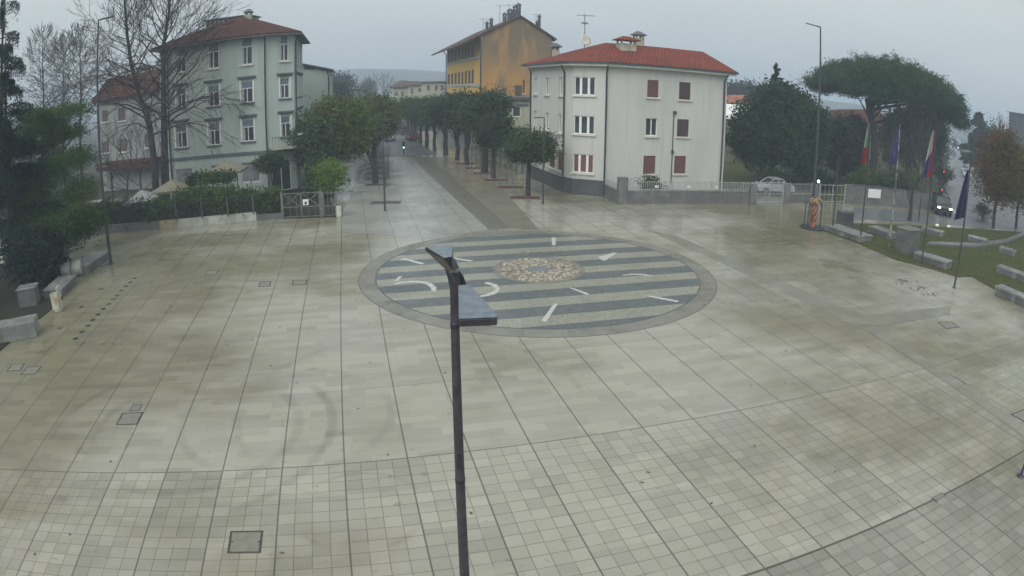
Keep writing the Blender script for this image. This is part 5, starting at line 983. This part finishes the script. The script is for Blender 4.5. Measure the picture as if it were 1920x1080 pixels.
leafy_tree('yew_tree','broad dark green yew spreading over the left garden wall',(c.x,33,0),yb,[(0,0,0),(.2,0,2),(0,0,4),(.4,0,7)],'yew',72,3000,38,.26,.13,tr_r=.3,flat=.4,droop=.3,aspect=.2,lump=.10,shell=.6)
c=D(120,390,30); leafy_tree('yew_tree','low yellow green conifer bough over the stone pillar at the left',(c.x,30.5,0),[(0,0,2.9,2.2,1.5,1.0),(1.1,0,3.1,1.2,1.1,.8),(-2.4,-.5,2.2,2.0,1.5,1.2)],[(-1.2,0,0),(-1.1,0,1.2),(-.6,0,2.2)],'yew',73,520,36,.34,.14,tr_r=.16,flat=.4,droop=.4,aspect=.28)
c=D(10,470,24); shrub('shrub','dark shrub mass filling the lower left corner under the cedar',(c.x-2,28,0),3.0,3.4,'cedar',74,9000,.16)
c=D(-30,470,24); shrub('shrub','dark shrub at the far left edge beside the pale slabs',(c.x-2,22.5,0),2.4,2.4,'cedar',75,6000,.16)
# hedge and shrubs behind the fence
R=random.Random(9)
hx=[(150,2.2,2.8,'hedge','dark'),(205,2.2,2.5,'hedge','dark'),(258,2.1,2.3,'grey','grey green'),(310,1.9,2.1,'hedge','dark'),(352,1.6,2.6,'hedge','olive'),(392,1.5,2.9,'hedge','yellow flecked'),(432,1.4,2.5,'hedge','olive'),(470,1.4,2.2,'hedge','ivy covered'),(512,1.3,2.0,'hedge','leafy')]
for i,(x,r,h,m,a_) in enumerate(hx):
    yb=445-(x-120)*.083; c=G(x,yb-1); s_=1+ (1.6)/math.hypot(*c); shrub('hedge_shrub','%s shrub behind the left garden fence, %s from the conifers'%(a_,('first','second','third','fourth','fifth','sixth','seventh','eighth','last')[i]),(c[0]*s_,c[1]*s_,0),r,h,m,80+i,5200,.13,group='shrubs behind the left garden fence')
c=G(622,372); shrub('bush','bright light green bush at the right end of the garden gates',(c[0]-.2,c[1]+.6,0),1.75,3.3,'bush',95,9000,.13,'bush'); c=G(585,375); shrub('bush','dull green bush between the door and the bright bush',(c[0],c[1]+1.5,0),1.3,2.8,'oak',96,5000,.13,'bush')
c=G(508,370); leafy_tree('small_tree','small umbrella shaped garden tree beside the green building door',(c[0],c[1]+.3,0),[(0,0,3.0,1.35,1.2,.75),(.4,0,3.4,.8,.8,.4)],[(0,0,0),(.1,0,1.2),(0,0,2.6)],'oak',97,240,30,.22,.13,tr_r=.08)
# parasols, pergola
def parasol(label,c,r,h,m,rz):
    t=thing('parasol',label,'parasol',(c[0],c[1],0),rz,'parasols in the left garden'); MB().tube([(0,0,0),(0,0,h)],.04,8).build('pole',M['gutter'],t); mb=MB(); vs=[(0,0,h)]+[(r*math.cos(a),r*math.sin(a),h-.75) for a in np.arange(4)*math.pi/2+math.pi/4]+[(r*math.cos(a)*.98,r*math.sin(a)*.98,h-.95) for a in np.arange(4)*math.pi/2+math.pi/4]
    mb.add(vs,[(0,1,2),(0,2,3),(0,3,4),(0,4,1)]+[(1+i,5+i,5+(i+1)%4,1+(i+1)%4) for i in range(4)]); o=mb.build('canopy',M[m],t); sm=o.modifiers.new('s','SOLIDIFY'); sm.thickness=.02
    rb_=MB(); 
    for a in np.arange(4)*math.pi/2+math.pi/4: rb_.tube([(0,0,h-.06),(r*.97*math.cos(a),r*.97*math.sin(a),h-.79)],.018,5)
    rb_.build('rib',M['gutter'],t); MB().box((0,0,.05),(.7,.7,.1)).build('foot',M['plinth'],t)
M['beige']=plain('beige_canvas',(.19,.18,.125),.8,var=.12); M['palecan']=plain('pale_canvas',(.25,.27,.25),.8,var=.1)
c=D(425,330,50.5); parasol('beige square parasol before the green building wall',(c.x,50.5),2.3,3.75,'beige',.2)
c=D(322,345,46.5); parasol('greyish beige parasol at the foot of the thick bare trunk',(c.x,46.5),2.1,3.0,'beige',.1); c=D(265,355,44); parasol('pale striped parasol half hidden by the yew',(c.x,44),1.9,2.7,'palecan',.3)
pg=thing('pergola','leafy metal pergola frame beside the beige parasol','pergola'); a=D(352,350,47.5); b=D(447,325,49.5)
for p in ((a.x,47.2),(b.x,49.2),(a.x+.2,49.4),(b.x-.1,47.4)): MB().tube([(p[0],p[1],0),(p[0],p[1],2.75)],.04,6).build('post',M['gutter'],pg)
MB().tube([(a.x,47.2,2.75),(b.x-.1,47.4,2.75)],.045,6).build('beam',M['palecan'],pg); MB().tube([(a.x+.2,49.4,2.75),(b.x,49.2,2.75)],.045,6).build('beam',M['palecan'],pg)
RR=rng(5); C=np.stack([RR.uniform(a.x,b.x,4200),RR.uniform(47,49.5,4200),2.7+RR.normal(size=4200)*.22],1); quads('vine',leafquads(C,.15,RR),M['hedge'],pg)
# right side trees
c=D(1448,300,66); leafy_tree('magnolia','broad dark magnolia left of the tall right lamp',(c.x,66,0),[(0,0,6.2,4.4,3.6,4.2),(2.9,0,7.4,2.7,2.5,2.6),(-2.2,0,4.6,3.0,2.6,3.2),(.8,0,9.0,2.8,2.5,1.9),(3.6,0,4.4,2.6,2.5,2.8)],[(0,0,0),(0,0,2.5),(0,0,5),(0,0,8)],'mag',101,1500,40,.5,.24,tr_r=.35)
c=D(1449,300,70); conifer('spruce','dark spruce tip rising above the magnolia right of the white building',(c.x,70,0),13.6,3.4,102,'cedar',12,.1,.3,22000,.16,1.0,dens=9)
c=D(1512,300,61); leafy_tree('magnolia','dark evergreen right of the magnolia, around the tall right lamp',(c.x,62,0),[(0,0,5.0,2.4,2.2,3.4),(.8,0,7.2,1.9,1.8,1.5)],[(0,0,0),(0,0,2),(0,0,5)],'mag',103,620,38,.45,.22,tr_r=.25)
c=D(1560,300,72); leafy_tree('magnolia','dark tree in front of the red roofed villa under the umbrella pine',(c.x,70,0),[(0,0,4.6,1.9,2.0,3.6),(1.6,0,3.4,1.5,1.8,2.6)],[(0,0,0),(0,0,2),(0,0,5)],'cedar',104,420,34,.45,.24,tr_r=.25)
c=D(1637,250,74); cx=c.x; zt_=D(1650,98,74).z; zb_=D(1640,196,74).z
rr=random.Random(6); pn=[]
prof=[(-6.9,122,170),(-6.0,112,178),(-4.6,104,180),(-3.0,99,182),(-1.2,95,184),(.6,96,188),(2.4,101,192),(4.0,110,196),(5.6,120,202),(7.0,132,198),(8.2,146,208),(9.2,166,226),(9.8,196,236)]
for x_,yt,yb in prof:
    x_=x_*.79+.45; pxx=1640+x_*16.4; zt1=D(pxx,yt,74).z; zb1=D(pxx,yb,74).z; dep=7.2*math.sqrt(max(.06,1-((x_-.6)/10.6)**2)); xx=D(pxx,(yt+yb)/2,74).x-cx
    for q in range(-2,3):
        yy=q/2*dep*.82; fall=(abs(q)/2)**2*1.3; rz_=max(.8,(zt1-zb1)*.5-.2*abs(q)); pn.append((xx,yy,(zt1+zb1)/2-fall*.6,1.5,1.9,rz_))
leafy_tree('umbrella_pine','huge umbrella pine with wide flat dark green crown','' or (cx,74,0),pn,[(.0,0,0),(.5,0,3),(.3,0,6),(-.6,0,8.6),(-1.2,0,zb_+.6)],'pineleaf',105,4800,40,.36,.25,bark='bark2',tr_r=.5,limbs=16,lump=.07,shell=.6,flatbottom=.8,aspect=.22,split_at=.55)
c=G(1703,413); bare_tree('bare_tree','bare brown twiggy tree standing in the grass before the pine',11.5,.2,111,(c[0],c[1]-.2,0),.2,5,'bark2',spread=.9,minr=.009,ang=.4,up=.4,stems=1)
c=D(1676,300,66); bare_tree('bare_tree','bare bushy tree in front of the villa wall behind the blue flag',8.5,.15,112,(c.x,66,0),.2,5,'bark',spread=.9,minr=.010,ang=.4,up=.3)
c=D(1740,300,68); bare_tree('bare_tree','bare bushy tree behind the white blue and red flag',9,.15,113,(c.x,68,0),.2,5,'bark',spread=.9,minr=.010,ang=.4,up=.3)
for x,y,h,m,l,sd in ((1592,78,8.6,'mag','narrow dark tree right of the villa window under the pine',161),(1702,78,12.0,'mag','dull tree hiding the villa wall behind the bare tree',162),(1748,80,10.5,'mag','dark tree below the drooping right end of the pine crown',163),(1672,80,11.0,'pineleaf','dull green tree before the villa between two flags',164)):
    c=D(x,300,y); leafy_tree('garden_tree',l,(c.x,y,0),[(0,0,h*.55,1.9,1.9,h*.42),(.8,0,h*.72,1.3,1.3,h*.24)],[(0,0,0),(0,0,h*.3),(0,0,h*.6)],m,sd,330,30,.45,.24,tr_r=.18)
for x,y,r,h,m,l,sd in ((1620,66,2.2,2.6,'hedge','olive shrub behind the notice board wall',121),(1665,65,2.0,2.3,'oak','dark shrub right of the olive one behind the long wall',122),(1700,64,2.0,3.0,'hedge','olive shrub behind the pole and bare tree',123),(1768,80,2.2,2.6,'hedge','roadside shrub left of the red traffic light',124),(1470,62,2.4,1.8,'oak','low shrub under the magnolia behind the gate pillar',125),(1545,63,2.0,2.0,'mag','low dark shrub between the magnolia and the pale gate',126)):
    c=D(x,330,y); shrub('shrub',l,(c.x,y,0),r,h,m,sd,4200,.17)
c=D(1832,280,110); conifer('distant_conifer','bluish conifer with jagged top where the right road vanishes',(c.x,110,0),13.5,4.6,131,'farleaf',10,.1,.3,22000,.5,.7)
c=D(1862,280,118); leafy_tree('distant_tree','bluish round tree right of the jagged conifer',(c.x,118,0),[(0,0,6,4.5,4,5),(2.5,0,7.5,3,3,2.6)],[(0,0,0),(0,0,5)],'farleaf',132,420,26,.8,.42,tr_r=.3)
c=D(1738,280,105); leafy_tree('distant_tree','dark roadside tree left of the far end of the right road',(c.x,105,0),[(0,0,6,3.6,4,4.6),(-1.5,0,7.0,3,3,3)],[(0,0,0),(0,0,5)],'farleaf',133,400,26,.8,.42,tr_r=.3)
c=D(1868,280,140); bare_tree('distant_bare_tree','upright hazy bare tree behind the autumn tree',16,.25,134,(c.x,140,0),.2,4,'bark',up=.7,ang=.25,minr=.02)
c=G(1862,428); leafy_tree('autumn_tree','orange brown autumn tree at the right edge of the grass',(c[0],c[1],0),[(0,0,6.0,3.0,2.8,3.6),(.6,0,8.2,2.1,2,2.1),(1.9,0,5.2,2.6,2.4,2.8),(-.9,0,4.6,2.0,2,2.2)],[(0,0,0),(-.1,0,1.8),(0,0,3.4),(.2,0,6.4)],'autumn',141,760,30,.5,.15,tr_r=.15,bark='bark2',lump=.2)
c=G(1915,432); leafy_tree('autumn_tree','second autumn tree cut by the right edge, yellower',(c[0],c[1]+1,0),[(0,0,5.0,2.6,2.6,3.0),(1.9,0,6.5,2.6,2.4,2.6)],[(0,0,0),(-.1,0,1.8),(0,0,3.4)],'hedge',142,500,30,.5,.15,tr_r=.14,bark='bark2',lump=.2)
c=G(1857,416); shrub('shrub','twiggy low shrub at the foot of the autumn tree',(c[0]-.6,c[1]+.8,0),1.4,1.7,'hedge',143,2200,.09)
# tree tops behind the white roof
for i,(x,y,h) in enumerate(((1370,150,12.5),(1392,160,13.5),(1412,155,12.5))):
    c=D(x,200,y); dup(ft,(c.x,y,0),i*2.,('left','middle','right')[i]+' hazy tree above the orange tile roof beside the white building',h/11.8,'hazy trees behind the orange roof')
# ---------------------------------------------------------------- vehicles
def car(name,label,loc,rz,m,L=4.4,W=1.78,Hh=1.5,suv=False,lights=None,parts=True):
    t=thing(name,label,'car',loc,rz); hb=.32; sh=.62*Hh if not suv else .6*Hh
    prof=[(-L/2,hb),(-L/2-.0,sh*.78),(-L/2+.12,sh*.93),(-L/2+1.0,sh),(-L*.5+1.05+.0,sh+.02),(L*.5-.55 if suv else L*.5-1.0,sh+.03),(L/2-.12,sh*.98),(L/2,sh*.7),(L/2,hb)]
    mb=MB(); n=len(prof)
    for (yw,k) in ((-1,0),(1,0)): pass
    rows=[(-W/2,.96),(-W/2+.0,1),(W/2,1)]
    vs=[]
    for y,ins in ((-W/2,0.),(-W/2+.12,.06),(W/2-.12,.06),(W/2,0.)):
        for x,z in prof: vs.append((x*(1 if ins else .985),y,z+(ins if z>sh*.8 else 0)*.5))
    fs=[(i*n+k,i*n+k+1,(i+1)*n+k+1,(i+1)*n+k) for i in range(3) for k in range(n-1)]+[tuple(range(n)),tuple(range(3*n,4*n))[::-1]]+[(i*n,(i+1)*n,(i+1)*n+n-1,i*n+n-1) for i in range(3)]
    mb.add(vs,fs,False); mb.build('body',m,t,.03)
    x0=-L/2+1.05; x1=L/2-.12 if suv else L/2-.75; c=MB(); w1,w2=W/2-.08,W/2-.24; z0,z1=sh+.01,Hh-.05; f0,f1=x0+.75,(x1-.3 if suv else x1-.65)
    c.add([(x0,-w1,z0),(x1,-w1,z0),(x1,w1,z0),(x0,w1,z0),(f0,-w2,z1),(f1,-w2,z1),(f1,w2,z1),(f0,w2,z1)],[(0,1,2,3),(0,4,5,1),(1,5,6,2),(2,6,7,3),(3,7,4,0),(4,7,6,5)]); c.build('windows',M['glass'],t,.02)
    r=MB(); r.box(((f0+f1)/2,0,z1+.03),(f1-f0+.06,w2*2+.06,.07)); 
    for yy in (-1,1):
        for a,b in (((x0,z0),(f0,z1)),((x1,z0),(f1,z1)),(((x0+x1)/2,z0),((f0+f1)/2,z1))): r.tube([(a[0],yy*(w1+.005),a[1]),(b[0],yy*(w2+.02),b[1]+.02)],.035,5)
    r.build('roof',m,t)
    for x in (-L/2+.85,L/2-.85):
        for s_ in (-1,1):
            wmb=MB(); wmb.tube([(x,s_*(W/2-.21),.33),(x,s_*(W/2+.0),.33)],.33,18); wh_=wmb.build('wheel',M['dark'],t); rm=MB(); rm.tube([(x,s_*(W/2+.0),.33),(x,s_*(W/2+.02),.33)],.2,12); rm.build('rim',M['steel'],wh_)
    for s_ in (-1,1):
        MB().box((-L/2-.005,s_*(W/2-.28),sh*.76),(.06,.34,.15)).build('headlight',M['headlit'] if lights else M['glass2'],t); MB().box((L/2+.005,s_*(W/2-.2),sh*.8),(.05,.25,.16)).build('taillight',M['taill'],t)
        MB().box((x0+.45,s_*(W/2+.08),sh+.08),(.12,.18,.12)).build('mirror',m,t)
    MB().box((-L/2-.01,0,hb+.22),(.04,W*.55,.2)).build('grille',M['dark'],t); return t
M['headlit']=emit('lit_headlight',(1,.93,.82),5.); M['taill']=plain('red_lamp_glass',(.25,.02,.02),.3); cp=lambda n_,c: plain(n_,c,.22,.2,var=.05)
K=dict(black=cp('black_car_paint',(.02,.022,.025)),silver=cp('silver_car_paint',(.40,.43,.44)),red=cp('dark_red_car_paint',(.16,.03,.035)),white=cp('white_car_paint',(.5,.52,.54)),blue=cp('blue_car_paint',(.05,.08,.14)))
c=G(1762,403); car('suv','dark SUV with headlights on driving toward the plaza at the junction',(c[0]+1.2,c[1]+1.4,.014),math.radians(62),K['black'],4.7,1.9,1.78,True,True)
c=D(1441,352,58.6); car('parked_car','silver hatchback parked behind the white lattice gate',(c.x+.2,58.0,.03),math.radians(8),K['silver'],4.2,1.75,1.5)
c=G(768,263); car('parked_car','dark red car parked on the right side of the boulevard road',(c[0]+.5,c[1],.014),math.radians(-72),K['red'])
c=G(751,253); car('parked_car','dark blue car behind the red one on the boulevard road',(c[0]+.4,c[1]+2,.014),math.radians(-72),K['blue'])
c=G(741,249); car('parked_car','black car farthest along the left of the boulevard road',(c[0]-.5,c[1]+3,.014),math.radians(-74),K['black'])
c=G(738,264); car('parked_car','grey car at the left kerb of the boulevard road nearest the trees',(c[0]-.9,c[1]+1,.014),math.radians(-74),K['silver'])
for x,y,k_,l in ((1780,279,'white','small pale car far along the right road on its left side'),(1787,292,'blue','dark blue car behind the pale one on the right road'),(1809,324,'silver','silver car waiting on the right side of the right road'),(1812,332,'white','pale car in front of the silver one on the right road')):
    c=G(x,y); car('car',l,(c[0],c[1],.014),math.radians(52),K[k_])
for x,y in ((1798,277.5),(1777,260),(1783,265)):
    c=G(x,y+3); t=car('car',{1798:'oncoming car with bright lights in middle of the right road',1777:'farthest oncoming car with lit lights on the right road',1783:'second farthest oncoming car with lit lights on the right road'}[x],(c[0],c[1],.014),math.radians(55),K['blue'],lights=True)
# ---------------------------------------------------------------- traffic lights, small lamp, bollards
def traffic(label,base,top,lit,colr,rz=0):
    b=G(*base); z=Zat(top[0],top[1],b); t=thing('traffic_light',label,'traffic light',(b[0],b[1],0),rz,'traffic lights'); MB().tube([(0,0,0),(0,0,z-.9)],.06,8).build('pole',M['pole'],t); MB().box((0,0,z-.45),(.32,.24,.95)).build('housing',M['dark'],t)
    for i in range(3):
        mb=MB(); mb.tube([(0,-.12,z-.15-.3*i),(0,-.16,z-.15-.3*i)],.11,14); mb.build('lens',M[colr] if i==lit else M['glass'],t); v=MB(); v.tube([(0,-.12,z-.15-.3*i),(0,-.26,z-.12-.3*i)],[.135,.13],12,False); v.build('visor',M['dark'],t)
M['redlit']=emit('red_signal',(1.,.06,.04),1.6); M['greenlit']=emit('green_signal',(.35,1.,.8),2.); M['lamplit']=emit('lit_lamp',(1.,.97,.9),3.)
traffic('traffic light showing red behind the dark SUV',(1762,384),(1763,318),0,'redlit'); traffic('traffic light showing green where the boulevard road begins',(757,290),(756.5,266),2,'greenlit',-PSI); traffic('second red traffic light lower and nearer behind the dark SUV',(1760,394),(1759,352),0,'redlit')
b=G(1531,383); t=thing('wall_lamp','small lit white lamp on the gate pillar near the tall right lamp','lamp',(b[0]+.05,b[1]+.1,1.7)); MB().tube([(0,0,0),(0,0,.25)],.03,6).build('stem',M['pole'],t); l=MB(); l.lathe([(.02,.25),(.11,.3),(.13,.4),(.08,.5),(.01,.53)],(0,0,0),12); l.build('globe',M['lamplit'],t)
bz=None
for i,(x,y) in enumerate(((598+0,0),)): pass
# planter box and plants on first floor sill of white building
pt=G(1172,379); mb=MB(); shrub('shrub','small dark plants behind the railing before the white building',(pt[0]+2.2,pt[1]+1.2,0),1.2,2.1,'oak',151,2600,.1)
# fallen leaves and litter on the paving: loose leaves scattered
R=random.Random(12); lv=MB()
for i in range(260):
    x=R.uniform(-28,28); y=R.uniform(7,46); s_=R.uniform(.03,.075); a=R.uniform(0,6.28); ca,sa=math.cos(a)*s_,math.sin(a)*s_; lv.add([(x-ca,y-sa,.006),(x-sa*.5,y+ca*.5,.016),(x+ca,y+sa,.008),(x+sa*.5,y-ca*.5,.012)],[(0,1,2,3)])
for x0,y0,n_ in ((1700,528,26),(1725,540,26),(1745,552,20),(1880,552,14)):
    for i in range(n_):
        p=G(x0+R.gauss(0,9),y0+R.gauss(0,3)); s_=R.uniform(.05,.12); a=R.uniform(0,6.28); ca,sa=math.cos(a)*s_,math.sin(a)*s_; lv.add([(p[0]-ca,p[1]-sa,.006),(p[0]-sa*.5,p[1]+ca*.5,.03),(p[0]+ca,p[1]+sa,.008),(p[0]+sa*.5,p[1]-ca*.5,.02)],[(0,1,2,3)])
M['deadleaf']=plain('dead_leaves',(.10,.075,.04),.7,var=.5,sc=20); tag(lv.build('fallen_leaves',M['deadleaf']),kind='stuff')
lv=MB(); LA=lawn
for i in range(500):
    x=R.uniform(24,48); y=R.uniform(26,45); s_=R.uniform(.05,.12); a=R.uniform(0,6.28); ca,sa=math.cos(a)*s_,math.sin(a)*s_
    if x<23+(46-y)*.35: continue
    lv.add([(x-ca,y-sa,.10),(x-sa*.5,y+ca*.5,.13),(x+ca,y+sa,.11),(x+sa*.5,y-ca*.5,.12)],[(0,1,2,3)])
tag(lv.build('leaf_litter',M['deadleaf']),kind='stuff')
# grass blades on the lawn
RR=rng(15); pl_=np.array(lawn); C=[]
from mathutils.geometry import intersect_point_tri_2d
xs=RR.uniform(23,60,60000); ys=RR.uniform(25,46,60000)
def inpoly(x,y,P):
    c=np.zeros(len(x),bool); n=len(P)
    for i in range(n):
        x1,y1=P[i]; x2,y2=P[(i+1)%n]; c^=((y1>y)!=(y2>y))&(x<(x2-x1)*(y-y1)/(y2-y1+1e-12)+x1)
    return c
m_=inpoly(xs,ys,lawn); xs,ys=xs[m_],ys[m_]; C=np.stack([xs,ys,np.full(len(xs),.05)],1); a=RR.uniform(0,6.28,len(xs)); w_=np.stack([np.cos(a),np.sin(a),0*a],1)*.012; up=np.stack([RR.normal(size=len(xs))*.03,RR.normal(size=len(xs))*.03,RR.uniform(.04,.11,len(xs))],1)
tag(quads('grass',np.stack([C-w_,C+w_,C+w_*.3+up,C-w_*.3+up],1),M['lawnblade'] if 'lawnblade' in M else leafmat('grass_blades',(.06,.085,.02),.4)),kind='stuff')
SKY0=(.325,.365,.385,1); SKY1=(.405,.445,.46,1); SKY2=(.88,.90,.91,1); SUN=1.1; HCOL=(.64,.77,.90,1); HDENS=.0014; EXPO=.6
# ---------------------------------------------------------------- sky, haze, light, camera
w=bpy.data.worlds.new("World"); SC.world=w; w.use_nodes=True; nt=w.node_tree; nt.nodes.clear()
o=nt.nodes.new('ShaderNodeOutputWorld'); bg=nt.nodes.new('ShaderNodeBackground'); sky=nt.nodes.new('ShaderNodeTexSky'); sky.sky_type='NISHITA'; sky.sun_disc=False
SE,SR=math.radians(38),math.radians(205); sky.sun_elevation=SE; sky.sun_rotation=SR; sky.dust_density=4; sky.air_density=1
hs=nt.nodes.new('ShaderNodeHueSaturation'); hs.inputs['Saturation'].default_value=.25; nt.links.new(sky.outputs[0],hs.inputs['Color'])
tc=nt.nodes.new('ShaderNodeTexCoord'); sx=nt.nodes.new('ShaderNodeSeparateXYZ'); nt.links.new(tc.outputs['Generated'],sx.inputs[0])
cr=nt.nodes.new('ShaderNodeValToRGB'); nt.links.new(sx.outputs[2],cr.inputs[0]); e=cr.color_ramp.elements
e[0].position=0.; e[0].color=SKY0; e[1].position=1.; e[1].color=SKY2; x=e.new(.22); x.color=SKY1
nz=nt.nodes.new('ShaderNodeTexNoise'); nz.inputs['Scale'].default_value=1.6; nz.inputs['Detail'].default_value=3
mp=nt.nodes.new('ShaderNodeMapping'); mp.inputs[3].default_value=(1,1,3.5); nt.links.new(tc.outputs['Generated'],mp.inputs[0]); nt.links.new(mp.outputs[0],nz.inputs['Vector'])
mr=nt.nodes.new('ShaderNodeMapRange'); nt.links.new(nz.outputs[0],mr.inputs[0]); mr.inputs[1].default_value=.3; mr.inputs[2].default_value=.7; mr.inputs[3].default_value=.90; mr.inputs[4].default_value=1.07
sc_=nt.nodes.new('ShaderNodeVectorMath'); sc_.operation='SCALE'; nt.links.new(cr.outputs[0],sc_.inputs[0]); nt.links.new(mr.outputs[0],sc_.inputs['Scale'])
mxw=nt.nodes.new('ShaderNodeMix'); mxw.data_type='RGBA'; mxw.inputs[0].default_value=.88; nt.links.new(hs.outputs[0],mxw.inputs[6])
up=nt.nodes.new('ShaderNodeVectorMath'); up.operation='SCALE'; up.inputs['Scale'].default_value=10.; nt.links.new(sc_.outputs[0],up.inputs[0]); nt.links.new(up.outputs[0],mxw.inputs[7])
nt.links.new(mxw.outputs[2],bg.inputs[0]); bg.inputs[1].default_value=.1; nt.links.new(bg.outputs[0],o.inputs[0])
sl=bpy.data.lights.new('sun','SUN'); sl.energy=SUN; sl.angle=math.radians(50); sl.color=(1,.97,.92); so=bpy.data.objects.new('sun',sl); COL.objects.link(so)
so.rotation_euler=(math.radians(90)-SE,0,math.pi-SR)
hm=bpy.data.materials.new('haze'); hm.use_nodes=True; ht=hm.node_tree; ht.nodes.clear(); ho=ht.nodes.new('ShaderNodeOutputMaterial'); pv=ht.nodes.new('ShaderNodeVolumePrincipled')
pv.inputs['Color'].default_value=HCOL; pv.inputs['Density'].default_value=HDENS; pv.inputs['Anisotropy'].default_value=0.; ht.links.new(pv.outputs[0],ho.inputs['Volume'])
if HDENS>0:
    hz=MB().box((0,500,18),(2600,2400,40)).build('haze',hm); tag(hz,kind='stuff')
cd=bpy.data.cameras.new('camera'); co=bpy.data.objects.new('camera',cd); COL.objects.link(co); SC.camera=co
co.matrix_world=Matrix([[*CM[0],0],[*CM[1],0],[*CM[2],H],[0,0,0,1]])
cd.type='PANO'; cd.panorama_type='FISHEYE_LENS_POLYNOMIAL'; cd.sensor_width=36; cd.sensor_height=20.25; cd.fisheye_fov=math.radians(170)
k=F*36/1920; cd.fisheye_polynomial_k0=0; cd.fisheye_polynomial_k1=-1/k; cd.fisheye_polynomial_k2=0; cd.fisheye_polynomial_k3=-C2/k**3; cd.fisheye_polynomial_k4=-C4/k**4
cd.clip_end=5000; cd.clip_start=.1
SC.view_settings.view_transform='Standard'; SC.view_settings.look='None'; SC.view_settings.exposure=EXPO; SC.view_settings.gamma=1
SC.render.engine='CYCLES'; SC.cycles.max_bounces=6; SC.cycles.transparent_max_bounces=4; SC.cycles.volume_bounces=1; SC.cycles.use_denoising=True
